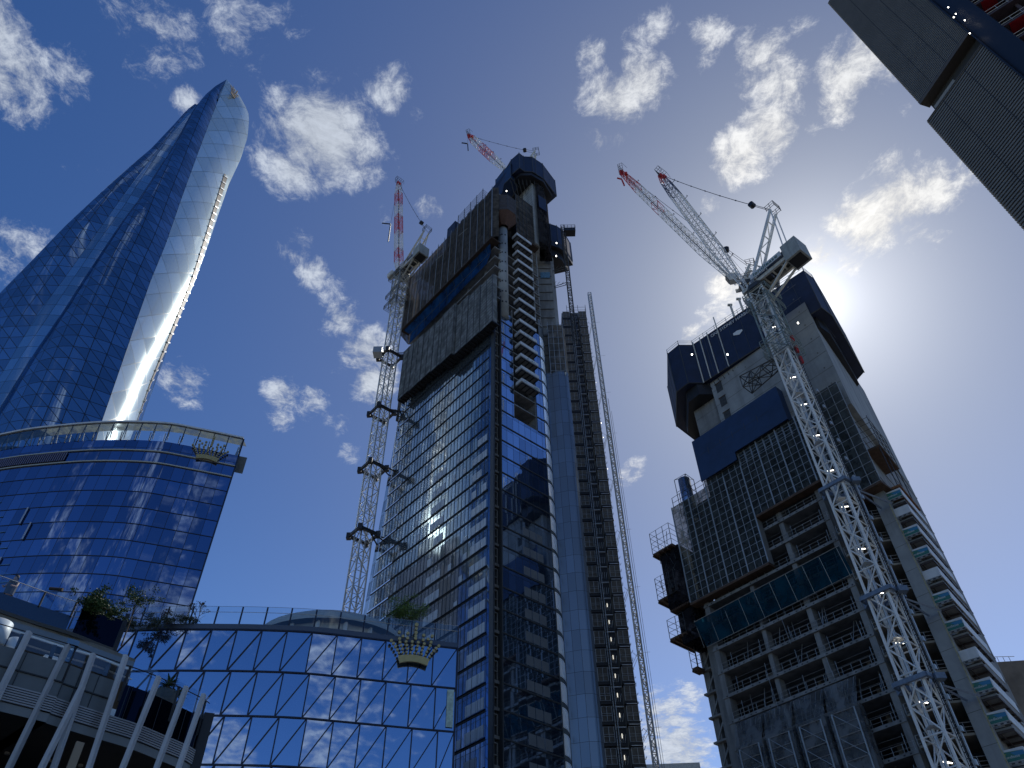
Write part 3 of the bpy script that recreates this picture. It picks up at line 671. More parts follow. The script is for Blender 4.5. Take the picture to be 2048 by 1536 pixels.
# ================================================================== B: concrete tower on the right
CB = azd(15) * 105
BF = Fr(CB, 138.7, 1)                                # long face toward the street; u grows to the right
bk = azd(40)                                         # direction of the right hand side of the building
TB = thing('concrete_tower', 'bare concrete tower at right, open floors below, dark mesh above, navy screens round its head', 'skyscraper', (CB.x, CB.y, 0), 'towers under construction')
U1 = 30.2
def bpoly(u0, u1, depth, w=0.):
    a, b = BF.p(u0, 0, w), BF.p(u1, 0, w); return [(a.x, a.y), (b.x, b.y), (b.x + bk.x * depth, b.y + bk.y * depth), (a.x + bk.x * depth, a.y + bk.y * depth)]
BFH = 3.33
bz = [42.4 + BFH * k for k in range(-12, 12)]
bz_low = [z for z in bz if z < 61]
for i, z in enumerate(bz):
    if z > 76: break
    mb = MB(); u1 = 22.6 if z > 27 else 22.6
    mb.prism(bpoly(0, 22.4, 14), z - .28, z); BF.box(mb, .1, 22.3, z - .02, z + .14, -.25, -.02)
    
    sl_ = mb.build('floor_slab', concrete, TB)
    mb = MB(); u = .6
    while u < 22: BF.box(mb, u, u + .22, z - .18, z - .02, .0, .012); u += rnd.choice([.75, 1.1, 1.7])
    mb.build('cast_in_socket', black, sl_)
    if z < 76:
        mb = MB()
        for hh in (.15, .55, 1.05): mb.tube(BF.p(.9, z + hh, -.1), BF.p(22.3, z + hh, -.1), .028)
        for q in range(18): mb.tube(BF.p(.9 + q * 1.25, z, -.1), BF.p(.9 + q * 1.25, z + 1.1, -.1), .028)
        for q in range(5): mb.tube(BF.p(2.2 + q * 4.7, z, -.8), BF.p(2.2 + q * 4.7, z + 2.4, -.8), .035)
        for hh in (1.5, 2.1): mb.tube(BF.p(1.2, z + hh, -.8), BF.p(21.5, z + hh, -.8), .02)
        mb.build('guard_rail', steel, TB)
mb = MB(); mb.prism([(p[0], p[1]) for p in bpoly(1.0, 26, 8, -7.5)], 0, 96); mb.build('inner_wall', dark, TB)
mb = MB()
for q in range(40): u = rnd.uniform(1, 21); z = rnd.choice(bz_low); BF.box(mb, u, u + rnd.uniform(.2, 1.2), z, z + rnd.uniform(.3, 1.6), rnd.uniform(-5, -2), -1.8)
mb.build('stacked_material', mat('stacked_timber', (.10, .085, .07), .9, var=.4), TB)
mb = MB()
for q in range(34): u = rnd.uniform(1.5, 21); z = rnd.choice(bz_low); mb.tube(BF.p(u, z, rnd.uniform(-1.4, -.3)), BF.p(u + rnd.uniform(-.8, .8), z + 3.0, -1.4), .045)
for q in range(9): u = rnd.uniform(1.5, 21); z = rnd.choice(bz_low); mb.tube(BF.p(u, z, .1), BF.p(u + .3, z - rnd.uniform(3, 7), .14), .025)
mb.build('site_prop', steel, TB)
for u, wd, w0, w1 in ((.1, .8, -1.6, -.12), (7.9, .6, -1.7, -.4), (15.0, .7, -1.7, -.3), (21.6, .8, -1.6, -.12), (4, .5, -6, -5.3), (11, .5, -6, -5.3), (18, .5, -6, -5.3)):
    mb = MB(); BF.box(mb, u, u + wd, 0, 78, w0, w1); mb.build('floor_column', concrete, TB)
# right hand pier
mb = MB(); BF.box(mb, 28.6, U1, 0, 62.8, -.9, 0); mb.build('concrete_pier', concrete_l, TB)
mb = MB(); BF.box(mb, 22.4, 28.6, 0, 62, -6.5, -6); mb.build('inner_wall', dark, TB)
mb = MB()
for z in bz:
    if z < 61: BF.box(mb, 28.6, U1, z - 1.6, z - 1.55, .002, .012)
mb.build('pour_line', concrete_d, TB)
# projecting bay balconies between crane and pier
for i, z in enumerate(bz):
    if z > 61: break
    mb = MB(); a, b, c, d, e = BF.p(22.5, 0, -5), BF.p(23.0, 0, .9), BF.p(26.4, 0, 1.3), BF.p(28.6, 0, -.3), BF.p(28.6, 0, -5)
    mb.prism([(q.x, q.y) for q in (a, b, c, d, e)], z - .25, z); bo = mb.build('bay_slab', soffit, TB)
    mb = MB()
    for p, q in ((b, c), (c, d)):
        for hh in (.2, .6, 1.05): mb.tube((p.x, p.y, z + hh), (q.x, q.y, z + hh), .03)
        for t in (0, .33, .66, 1): r_ = p.lerp(q, t); mb.tube((r_.x, r_.y, z), (r_.x, r_.y, z + 1.1), .03)
    mb.tube((c.x, c.y, z), (c.x, c.y, z + 2.6), .035); mb.build('guard_rail', steel, bo)
# balconies with white screens past the pier
RF = Fr((BF.p(U1, 0, 0).x, BF.p(U1, 0, 0).y), 40, 1)
scheme = [(1742, None)]
for i in range(11):
    zt = None
corner_px = [(1808, 985), (1828, 1023), (1850, 1066), (1872, 1110), (1896, 1157), (1922, 1207), (1946, 1259), (1969, 1312), (1995, 1369), (2022, 1429), (2052, 1498), (2084, 1566)]
signed = [1, 0, 1, 1, 0, 1, 1, 0, 1, 1, 1, 1]
grn = mat('lime_green_banner', (.25, .36, .04), .6); teal = mat('teal_banner', (.03, .17, .15), .6); tealb = mat('teal_blue_banner', (.03, .20, .38), .6)
for i, (x, y) in enumerate(corner_px):
    zt = RF.hit(x, y, 1.9)[1]
    uc = RF.hit(x, y, 1.9)[0]
    mb = MB(); RF.box(mb, .9, 9.2, zt - 1.75, zt - 1.55, 0, 1.75); bal = mb.build('balcony', concrete, TB)
    mb = MB(); RF.box(mb, .55, 9.2, zt - 1.15, zt, 1.78, 1.88); mb.build('white_screen', white_p, bal)
    mb = MB(); RF.box(mb, .45, .55, zt - 1.15, zt, -.9, 1.88); fs = mb.build('white_screen', white_p, bal)
    mb = MB(); RF.box(mb, .45, .62, zt - 1.42, zt - 1.2, -.6, 1.8); mb.build('slab_edge', concrete_l, bal)
    mb = MB()
    for w in (-.3, .3, .9, 1.5): RF.box(mb, .43, .455, zt - 1.38, zt - 1.25, w, w + .3)
    mb.build('cast_in_socket', black, bal)
    mb = MB()
    for u in (1.0, 3.0, 5.0, 7.0, 9.1): RF.box(mb, u, u + .14, zt - 1.95, zt - 1.76, -.8, 1.8)
    for w in (-.8, .4, 1.7): RF.box(mb, .8, 9.3, zt - 2.05, zt - 1.93, w, w + .1)
    mb.build('support_joist', mat('brown_steel', (.06, .045, .045), .6), bal)
    mb = MB(); RF.box(mb, .9, 9.2, zt - 1.56, zt - 1.45, -.8, 1.7); mb.build('decking', black, bal)
    if signed[i]:
        mb = MB(); q = [RF.p(.44, zt - 1.12, -.85), RF.p(.44, zt - 1.12, 1.8), RF.p(.44, zt - .3, 1.8), RF.p(.44, zt - .12, -.85)]; mb.quad(*q); mb.build('banner', teal, fs)
        mb = MB(); q = [RF.p(.432, zt - 1.12, -.85), RF.p(.432, zt - 1.0, -.3), RF.p(.432, zt - .35, .2), RF.p(.432, zt - .12, -.85)]; mb.quad(*q); mb.build('banner_wave', grn, fs)
        mb = MB(); q = [RF.p(.434, zt - .7, 1.0), RF.p(.434, zt - .7, 1.8), RF.p(.434, zt - .3, 1.8), RF.p(.434, zt - .33, .6)]; mb.quad(*q); mb.build('banner_wave', tealb, fs)
        o_ = RF.p(.42, zt - .72, .65)
        place_text('lendlease', .36, 'lettering', white_p, fs, o_, RF.n, sx=1.0)
mb = MB(); a = RF.p(.0, 0, -.7); mb.prism([(p.x, p.y) for p in (RF.p(.4, 0, -.05), RF.p(26, 0, -.05), RF.p(26, 0, -.8), RF.p(.4, 0, -.8))], 0, 98); mb.build('side_wall', concrete, TB)
mb = MB()
for z in bz:
    RF.box(mb, 0, 26, z - .1, z, -.05, .02)
mb.build('pour_line', concrete_d, TB)
mb = MB(); RF.box(mb, .0, .18, 0, 60, -.05, .06); mb.build('pier_edge', mat('worn_yellow_edge', (.34, .32, .2), .7, var=.3), TB)
# glazed bay at the very bottom
mb = MB(); BF.box(mb, 24.6, 28.2, 26.4, 29.0, .5, .6); bb = mb.build('glazed_bay', glazing('bay_glass', (.35, .5, .8), (.02, .05, .12), w=1.2, h_=1.3, line=.06, tilt=.01), TB)
# left rear wing
mb = MB(); BF.box(mb, -5.2, -4.2, 0, 57, -5.2, -4.2)
BF.box(mb, -2.6, -.7, 0, 60, -3.4, -2.6); mb.build('concrete_pier', concrete, TB)
for z in bz_low:
    mb = MB(); BF.box(mb, -5.4, -.4, z - .25, z, -12, -3.6); wl = mb.build('floor_slab', concrete, TB)
    mb = MB(); mb.tube(BF.p(-5.0, z - BFH, -4.1), BF.p(-3.0, z - .25, -4.1), .12)
    mb.build('raking_prop', concrete_l, wl)
mb = MB(); BF.box(mb, -4.8, 1, 0, 60, -12, -9); mb.build('inner_wall', dark, TB)
mb = MB(); BF.box(mb, -1.0, .1, 0, 60, -6, -2.2); mb.build('inner_wall', dark, TB)

# jump platforms clinging to the left end
def cagebox(u0, u1, z0, z1, w0, w1, rows, par, m=steel_d, r=.04, fl=True):
    mb = MB(); n = max(1, int(abs(u1 - u0) / 1.2))
    for z in [z0 + (z1 - z0) * i / rows for i in range(rows + 1)]:
        for w in (w0, w1): mb.tube(BF.p(u0, z, w), BF.p(u1, z, w), r)
        for u in (u0, u1): mb.tube(BF.p(u, z, w0), BF.p(u, z, w1), r)
    for i in range(n + 1):
        u = u0 + (u1 - u0) * i / n
        for w in (w0, w1): mb.tube(BF.p(u, z0, w), BF.p(u, z1, w), r * 1.3)
    o = mb.build('jump_platform', m, par)
    if fl:
        mb = MB(); BF.box(mb, u0, u1, z0 - .25, z0, w0, w1)
        for i in range(5): u = u0 + (u1 - u0) * i / 4; BF.box(mb, u - .08, u + .08, z0 - .5, z0 - .25, w0, w1)
        mb.build('platform_floor', brown, o)
    return o
cagebox(-6.2, -2.2, 70.5, 74.4, -4.5, 1.6, 4, TB)
cagebox(-7.2, -3.5, 63.0, 66.8, -5, .9, 4, TB)
cagebox(-6.6, -3.5, 56.6, 59.6, -5, .4, 3, TB)
cagebox(-5.0, -4.0, 52.0, 55.6, -3, -1.4, 3, TB)
mb = MB(); BF.box(mb, -5.4, -1.7, 60.6, 70.4, -5, .9); BF.box(mb, -4.6, -1.7, 55, 60, -4, .2); mb.build('platform_screen', mesh_cloth('black_net', (.018, .018, .022), .97), TB)
mb = MB(); p0, p1 = BF.p(-5.4, 60.5, .9), BF.p(-2.0, 60.5, .9)
for i in range(12): BF.box(mb, -5.3 + i * .32, -5.15 + i * .32, 60.2, 60.5, -4.5, .9)
mb.build('platform_floor', brown, TB)
mb = MB()
for q in range(16): u = rnd.uniform(-6, -2.5); z = rnd.uniform(63, 72); mb.tube(BF.p(u, z, .95), BF.p(u + rnd.uniform(-1, 1), z + rnd.uniform(1, 2.5), .8), .05)
mb.build('raking_prop', steel_d, TB)
# mesh clad middle
bnet = mesh_cloth('tower_mesh', (.055, .065, .068), .86, 1.4)
screen(BF, -1.25, 12.6, 59.9, 77.0, 1.0, 'mesh_screen', bnet, bay=1.17, row=1.22, par=TB, cn=.035)
screen(BF, 12.6, 24.2, 67.6, 79.6, 1.0, 'mesh_screen', bnet, bay=1.17, row=1.22, par=TB, cn=.035)
screen(BF, 5.7, 22.4, 77.0, 79.2, .95, 'mesh_screen', bnet, bay=1.17, row=1.1, par=TB, cn=.035)
mb = MB(); BF.box(mb, -1.4, 12.6, 59.5, 59.85, -.3, 1.15); BF.box(mb, 12.6, 24.2, 67.2, 67.55, -.3, 1.15); mb.build('screen_floor', brown, TB)
mb = MB()
for u in (-1.25, 2.26, 5.77, 9.28, 12.6): BF.box(mb, u - .09, u + .09, 59.9, 77, 1.1, 1.22)
for u in (16.1, 19.6, 23.1): BF.box(mb, u - .09, u + .09, 67.6, 79.6, 1.1, 1.22)
BF.box(mb, 12.45, 12.62, 59.9, 67.6, -.2, 1.05); mb.build('screen_rail', steel, TB)
mb = MB()
for u in [-1 + 1.6 * q for q in range(5)]: mb.tube(BF.p(u, 77, .9), BF.p(u, 78.9, .9), .06)
for hh in (77.9, 78.9): mb.tube(BF.p(-1, hh, .9), BF.p(5.4, hh, .9), .05)
mb.build('guard_rail', steel_d, TB)
# right part of the mesh, towards the pier
screen(BF, 25.6, 31.0, 62.5, 80.5, 1.6, 'mesh_screen', bnet, bay=1.35, row=1.6, par=TB)
mb = MB(); BF.box(mb, 25.6, 31, 62.1, 62.45, -1, 1.7); mb.build('screen_floor', brown, TB)
mb = MB(); BF.sheet(mb, 24.2, 25.7, 66, 80, .4); mb.build('mesh_screen', bnet, TB)
RB = MB(); RF.box(RB, 1.0, 7.5, 69.2, 69.5, -.5, 1.9)
pl_ = RB.build('side_platform', brown, TB)
mb = MB()
for hh in (0, 1, 2, 3, 4, 5):
    mb.tube(RF.p(1, 69.5 + hh * 1.0, 1.9), RF.p(7.5, 69.5 + hh, 1.9), .045); mb.tube(RF.p(1, 69.5 + hh, -.5), RF.p(1, 69.5 + hh, 1.9), .045)
for u in (1, 3.2, 5.4, 7.5): mb.tube(RF.p(u, 69.2, 1.9), RF.p(u, 74.8, 1.9), .06)
mb.build('platform_rail', steel_d, pl_)
mb = MB(); RF.box(mb, 1.0, 8, 62.4, 62.7, -.5, 2.0); mb.build('side_platform', mat('orange_plywood', (.22, .10, .04), .8, var=.3, vscale=2), TB)
mb = MB()
for u in (1, 4, 7.5): mb.tube(RF.p(u, 62.7, 1.7), RF.p(u, 69.2, 1.7), .07)
RF.box(mb, 1, 7.5, 63, 69, -.3, -.1); mb.build('platform_screen', black, TB)
# navy banner
mb = MB(); mb.v; q0 = (5.55, 78.0); BF.box(mb, 5.6, 22.4, 79.4, 86.3, 1.5, 1.65); BF.box(mb, 5.6, 12.6, 77.9, 79.4, 1.5, 1.65); BF.box(mb, 22.2, 22.4, 79.4, 86.3, -.3, 1.5); nb = mb.build('navy_banner', navy_b, TB)
mb = MB()
for u in (8.2, 10.6, 13, 15.4, 17.8): BF.box(mb, u, u + .07, 82.0, 83.4, 1.66, 1.68)
BF.box(mb, 5.6, 20, 82.7, 82.74, 1.655, 1.665); mb.build('banner_batten', steel_d, nb)
# concrete core
FARC = RF.p(26, 0, -.05)
mb = MB(); mb.prism([(p.x, p.y) for p in (BF.p(10.9, 0, -.0), BF.p(31.2, 0, 0), FARC, BF.p(10.9, 0, 0) + bk * 20)], 77, 100)
core2 = mb.build('concrete_core', concrete_l, TB)
mb = MB(); a, b, c = BF.p(5.9, 0, -.9), BF.p(10.95, 0, -.9), BF.p(10.95, 0, -8); mb.prism([(a.x, a.y), (b.x, b.y), (c.x, c.y), (BF.p(5.9, 0, -8).x, BF.p(5.9, 0, -8).y)], 76, 99); mb.build('concrete_core', concrete, TB)
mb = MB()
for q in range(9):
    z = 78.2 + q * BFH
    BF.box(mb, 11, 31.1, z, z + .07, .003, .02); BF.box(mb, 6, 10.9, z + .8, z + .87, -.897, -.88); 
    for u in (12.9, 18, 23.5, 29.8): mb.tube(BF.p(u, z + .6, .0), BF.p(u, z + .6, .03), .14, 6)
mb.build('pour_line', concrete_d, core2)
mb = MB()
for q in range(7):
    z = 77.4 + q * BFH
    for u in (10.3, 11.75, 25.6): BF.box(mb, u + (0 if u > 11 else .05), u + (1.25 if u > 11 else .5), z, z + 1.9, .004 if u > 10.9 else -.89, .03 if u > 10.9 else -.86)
mb.build('core_opening', mat('painted_opening_shade', (.045, .05, .055), .8, var=.3, vscale=2), core2)  # dark sheets on the wall, painted as the shade inside openings
mb = MB()
for q in range(7):
    z = 77.4 + q * BFH; BF.box(mb, 25.55, 26.95, z - .2, z - .05, .0, .35); BF.box(mb, 11.65, 13.1, z + 1.95, z + 2.05, .0, .12)
mb.build('opening_sill', brown, core2)
mb = MB(); RF.box(mb, 1.2, 1.34, 76, 98, -.05, .05); mb.build('corner_bead', alu, core2)
# navy screens round the core head
z3 = 107.2
top3 = [plan(1335, 708, z3), plan(1357, 690, z3), plan(1385, 690, z3), plan(1500, 612, z3), plan(1607, 541, z3), plan(1627, 557, z3), plan(1650, 596, z3), plan(1690, 668, z3), (56, 104), (38, 112), (30, 104)]
ns = poly_shell(top3, 97.2, z3, 'core_formwork_screen', navy, TB)
mb = MB(); ins = [((p[0] - 45) * .9 + 45, (p[1] - 95) * .9 + 95) for p in top3]; mb.prism(ins, 94.6, 97.1); mb.build('formwork_underside', black, TB)
mb = MB()
for i in range(26):
    t = i / 25; a = Vector((31.5, 94.3, 96.5)).lerp(Vector((50, 79.2, 96.5)), t); mb.tube(a, a + Vector((.75, .66, 0)) * 2.4 + Vector((0, 0, -2.2)), .06)
mb.build('formwork_strut', steel_d, TB)
mb = MB()
for p, q in zip(top3[:8], top3[1:8]):
    for hh in (.6, 1.1): mb.tube((*p, z3 + hh), (*q, z3 + hh), .04)
    n = max(1, int(math.hypot(p[0] - q[0], p[1] - q[1]) / 2.2))
    for i in range(n + 1): t = i / n; mb.tube((p[0] + (q[0] - p[0]) * t, p[1] + (q[1] - p[1]) * t, z3), (p[0] + (q[0] - p[0]) * t, p[1] + (q[1] - p[1]) * t, z3 + 1.2), .05)
mb.build('guard_rail', steel, TB)
SF = Fr(top3[2], 0, 1); A_, B_ = Vector((*top3[2], 0)), Vector((*top3[3], 0)); SD = (B_ - A_).normalized(); SN = SD.cross(Vector((0, 0, 1)))
if SN.dot(A_) > 0: SN = -SN
mb = MB()
for t in (.02, .14, .27, .44):
    p = A_.lerp(B_, t) + SN * .15; mb.bar((p.x, p.y, 97), (p.x, p.y, z3 + (3 if t == .44 else .5)), .16, .16)
for t in (.74, .89):
    p = A_.lerp(B_, t) + SN * .15; mb.bar((p.x, p.y, z3 - .3), (p.x, p.y, z3 + 3.2), .3, .3, (1, 0, 0)); mb.box((p.x - .45, p.y - .2, z3 + 3.0), (p.x + .35, p.y + .2, z3 + 3.3))
mb.build('screen_mast', cream_st, TB)
def on_screen(x, y, off=.12):
    d = ray(x, y); o = A_ + SN * off; t = o.dot(SN) / Vector((d.x, d.y, 0)).dot(SN); return Vector((d.x * t, d.y * t, t * d.z + CAMZ))
ctr = on_screen(1464, 643); w0 = on_screen(1429, 672); w1 = on_screen(1504, 620)
tl = Vector((w1.x - w0.x, w1.y - w0.y, 0)).length
place_text('ONE SYDNEY HARBOUR', 1.05, 'lettering', mat('white_letters', (.75, .76, .76), .6), ns, Vector((ctr.x, ctr.y, z3 - 1.05)), SD, sx=tl / 10.2 * 1.02)
mb = MB(); lg = [on_screen(x, y, .1) for x, y in ((1466, 667), (1474, 661), (1484, 658.5), (1485, 661), (1479, 669), (1467, 671))]
c_ = sum(lg, Vector()) / len(lg)
for i in range(len(lg)): mb.tri(c_, lg[i], lg[(i + 1) % len(lg)])
mb.build('wing_emblem', mat('white_letters', (0, 0, 0)), ns)
# lamps
for x, y, D in ((1455, 709, 92), (1384, 709, 94), (1681, 678, 104), (1596, 646, 90)): lamp(x, y, D, TB, .12)
# hooded protection cloths at the street end and lower mesh towers
cl_ = mesh_cloth('grey_cloth', (.20, .22, .24), .55, .8)
for i in range(4):
    u = 1.2 + i * 4.4
    mb = MB(); BF.box(mb, u, u + 3.9, 0, 38.6 - i * .0, 1.2, 1.25); BF.box(mb, u, u + .05, 0, 38.6, .1, 1.2); BF.box(mb, u + 3.85, u + 3.9, 0, 38.6, .1, 1.2)
    q = [BF.p(u, 38.6, 1.25), BF.p(u + 3.9, 38.6, 1.25), BF.p(u + 4.2, 41.9, .1), BF.p(u - .2, 41.9, .1)]; mb.quad(*q); ch = mb.build('cloth_chute', cl_, TB)
    mb = MB()
    for uu in (u + .5, u + 3.4): mb.bar(BF.p(uu, 0, 1.4), BF.p(uu, 38.2, 1.4), .14, .14)
    for q in range(12):
        z = 38.2 - q * 2.6; mb.tube(BF.p(u + .5, z, 1.4), BF.p(u + 3.4, z, 1.4), .05); mb.tube(BF.p(u + .5, z, 1.4), BF.p(u + 3.4, z - 2.6, 1.4), .04); mb.tube(BF.p(u + .5, z - 1.3, 1.4), BF.p(u + 3.4, z - 1.3, 1.4), .03)
    for q in range(6): mb.tube(BF.p(u + .5 + q * .5, 38.3, 1.15), BF.p(u + q * .8, 41.8, .2), .02)
    mb.build('chute_frame', steel, ch)
# blue catch net across the floors
mb = MB(); q = [BF.p(-.6, 53.0, .35), BF.p(22.8, 53.4, .35), BF.p(22.8, 57.0, 1.5), BF.p(-1.1, 56.6, 1.5)]; mb.quad(*q); mb.build('blue_net', mesh_cloth('teal_net', (.008, .05, .085), .90, .5), TB)
mb = MB(); mb.tube(BF.p(-1.1, 56.6, 1.5), BF.p(22.8, 57.0, 1.5), .06); mb.tube(BF.p(-.6, 53.0, .35), BF.p(22.8, 53.4, .35), .05)
for i in range(10): mb.tube(BF.p(-1 + i * 2.6, 53.1, .4), BF.p(-1 + i * 2.6, 56.8, 1.5), .03)
mb.build('net_pole', steel, TB)
# steel cylinder and cage rising over the mesh
S = thing('steel_silo', 'shiny steel cylinder in a thin cage above the dark mesh of the concrete tower', 'silo', tuple(BF.p(.7, 77, -1)))
mb = MB(); a = at(1379, 1010, 104.3); b = at(1367, 960, 104.3); a.z = 74; b = Vector((a.x, a.y, b.z)); mb.tube(a, b, 1.0, 14); mb.build('cylinder', mat('bright_steel', (.25, .32, .45), .25, .8), S, smooth=True)
mb = MB()
for dx, dy in ((-1.6, 0), (1.6, 0), (0, -1.6)): mb.tube(a + Vector((dx, dy, 0)), b + Vector((dx, dy, 0)), .06); mb.tube(b + Vector((dx, dy, 0)), b + Vector((dx * .4, dy * .4, .3)), .05)
for i in range(3): zc_ = Vector((0, 0, (b.z - a.z) * (i + 1) / 3)); mb.tube(a + Vector((-1.6, 0, 0)) + zc_, a + Vector((0, -1.6, 0)) + zc_, .05); mb.tube(a + Vector((1.6, 0, 0)) + zc_, a + Vector((0, -1.6, 0)) + zc_, .05)
mb.build('cage', steel_d, S)

# old sandstone tower behind at the far right
mb = MB(); a = at(2000, 1327, 150); b = at(2048, 1322, 150)
mb.prism([(a.x - 6, a.y), (a.x + 22, a.y - 3), (a.x + 26, a.y + 14), (a.x - 2, a.y + 18)], 0, a.z); OT = mb.build('brown_building', mat('brown_stone', (.20, .17, .14), .9, var=.25, vscale=.3, stain=.3), None, loc=(a.x, a.y, 0))
tag(OT, 'plain brown concrete block behind the lower right edge of the bare concrete tower', 'building')
mb = MB()
for q in range(16): mb.box((a.x - 6 + .2, a.y - .3, a.z - 4 - q * 3.4), (a.x + 21, a.y - .0, a.z - 3.9 - q * 3.4))
mb.box((a.x + 3, a.y - .6, 0), (a.x + 4.4, a.y - .2, a.z - 1)); mb.build('pour_line', concrete_d, OT)
mb = MB()
for q in range(8): mb.tube((a.x - 5 + q, a.y, a.z), (a.x - 5 + q, a.y, a.z + 1.2), .05)
mb.tube((a.x - 5, a.y, a.z + 1.2), (a.x + 3, a.y, a.z + 1.2), .05); mb.build('guard_rail', steel_d, OT)

# ================================================================== tower cranes
def along(M_, dr, x, y):
    """point on the vertical plane through M_ along dr that is seen at photo point x, y"""
    d = ray(x, y); n = Vector((dr.y, -dr.x, 0)); t = Vector((M_[0], M_[1], 0)).dot(n) / Vector((d.x, d.y, 0)).dot(n)
    return Vector((d.x * t, d.y * t, d.z * t + CAMZ))
def crane(label, Mx, My, z0, zs, mw, side, jd, tip, apex, foot_z, segs, jw, detail=1, paint=white_st, cwl=8.5, cab_side=1, rope=None, board=None, mastm=None, nb=3.0):
    t = thing('tower_crane', label, 'tower crane', (Mx, My, z0), 'luffing tower cranes')
    jd = Vector(jd).normalized(); sx = Vector((jd.y, -jd.x, 0)); P0 = Vector((Mx, My, 0)); mastm = mastm or paint
    mb = MB(); n = int((zs - z0) / nb)
    lattice(mb, (Mx, My, z0), (Mx, My, zs), mw, n, .17 if detail else .13, .085 if detail else .07, side=side, prof=6 if detail > 1 else 4)
    mast = mb.build('mast', mastm, t)
    if detail > 1:
        mb = MB(); s = Vector(side); o = s.cross(Vector((0, 0, 1)))
        for q in range(int((zs - z0) / .45)): z = z0 + q * .45; mb.tube(Vector((Mx, My, z)) + s * .55 + o * .3, Vector((Mx, My, z)) + s * .55 - o * .3, .025)
        for w in (-.3, .3): mb.tube(Vector((Mx, My, z0)) + s * .55 + o * w, Vector((Mx, My, zs)) + s * .55 + o * w, .04)
        mb.tube(Vector((Mx, My, z0)) - s * .3, Vector((Mx, My, zs)) - s * .3 , .16, 8)
        for q in range(int((zs - z0) / 9)): z = z0 + 4 + q * 9; mb.box((Mx - .8, My - .6, z), (Mx + .8, My + .6, z + .08))
        mb.build('ladder', alu, mast)
    # slewing platform
    mb = MB(); c = Vector((Mx, My, 0))
    mb.prism([(Mx + mw * .85 * math.cos(a * math.pi / 4 + .39), My + mw * .85 * math.sin(a * math.pi / 4 + .39)) for a in range(8)], zs, zs + .9); mb.build('slewing_ring', steel_d, t)
    # machinery deck and counterweight
    zd = zs + 1.2
    mb = MB()
    for w in (-1.1, 1.1): mb.bar(P0 + jd * 2.2 + sx * w + Vector((0, 0, zd)), P0 - jd * cwl + sx * w + Vector((0, 0, zd)), .35, .7)
    for q in range(7): s_ = 1.5 - q * (cwl + 1.5) / 6; mb.bar(P0 + jd * s_ - sx * 1.2 + Vector((0, 0, zd)), P0 + jd * s_ + sx * 1.2 + Vector((0, 0, zd)), .22, .3)
    for w in (-1.15, 1.15): mb.bar(P0 - jd * cwl * .85 + sx * w + Vector((0, 0, zd - .3)), P0 - jd * .6 + sx * w * .6 + Vector((0, 0, zd - 4.2)), .3, .3)
    deck = mb.build('machinery_deck', cream_st, t)
    mb = MB(); Y = sx
    def obox(mb, s0, s1, w0, w1, za, zb): mb.hexa([P0 - jd * s + Y * w + Vector((0, 0, z)) for z in (za, zb) for s, w in ((s0, w0), (s1, w0), (s1, w1), (s0, w1))])
    obox(mb, cwl * .35, cwl * .72, -1.0, 1.0, zd + .36, zd + 2.1); obox(mb, .8, cwl * .32, -.9, .9, zd + .36, zd + 1.3); mb.build('winch_house', steel_d, deck)
    mb = MB(); obox(mb, cwl * .74, cwl + .5, -1.5, 1.5, zd - 1.1, zd + 2.6); cwm = mb.build('counterweight', mat('counterweight_paint', (.36, .38, .36), .6, var=.1, stain=.2), deck)
    mb = MB(); obox(mb, cwl * .76, cwl + .2, -1.1, 1.1, zd - 1.16, zd - 1.102); mb.build('louvre', black, cwm)
    mb = MB()
    for w in (-1.6, 1.6):
        for hh in (.6, 1.2): mb.tube(P0 + jd * 1.5 + Y * w + Vector((0, 0, zd + hh)), P0 - jd * cwl * .7 + Y * w + Vector((0, 0, zd + hh)), .045)
        for q in range(6): s_ = -1.5 + q * cwl * .4 * .85 / 2; mb.tube(P0 - jd * s_ + Y * w + Vector((0, 0, zd)), P0 - jd * s_ + Y * w + Vector((0, 0, zd + 1.2)), .045)
    mb.build('guard_rail', steel_d, deck)
    # A-frame
    ap = along((Mx, My), jd, *apex); mb = MB(); f0 = P0 + jd * .9 + Vector((0, 0, zd)); b0 = P0 - jd * cwl * .78 + Vector((0, 0, zd + 2.4))
    for w in (-.95, .95): mb.bar(f0 + Y * w, ap + Y * w * .75, .34, .4); mb.tube(b0 + Y * w, ap + Y * w * .75, .12)
    for q in range(5):
        tt = (q + .6) / 5.4; a = f0.lerp(ap, tt); wq = .95 - .24 * tt; mb.tube(a + Y * wq, a - Y * wq, .1)
        if q < 4: t2 = (q + 1.6) / 5.4; a2 = f0.lerp(ap, t2); w2 = .95 - .24 * t2; mb.tube(a + Y * wq * (1 if q % 2 else -1), a2 - Y * w2 * (1 if q % 2 else -1), .1)
    af = mb.build('a_frame', paint, t)
    mb = MB()
    for w in (-.9, .9):
        for hh in (.2, .8, 1.4): mb.tube(ap + Y * w + jd * .6 + Vector((0, 0, hh)), ap + Y * w - jd * 1.0 + Vector((0, 0, hh)), .05)
    for s_ in (.6, -.2, -1.0):
        for w in (-.9, .9): mb.tube(ap + Y * w + jd * s_, ap + Y * w + jd * s_ + Vector((0, 0, 1.5)), .05)
    for hh in (.2, .8, 1.4): mb.tube(ap + Y * .9 - jd + Vector((0, 0, hh)), ap - Y * .9 - jd + Vector((0, 0, hh)), .05)
    mb.build('top_platform', steel_d, af)
    # jib
    ft = P0 + jd * 1.8 + Vector((0, 0, foot_z)); tp = along((Mx, My), jd, *tip); L = (tp - ft).length; ax = (tp - ft).normalized()
    prev = 0; jibp = None; upj = ax.cross(Y)
    if upj.z < 0: upj = -upj
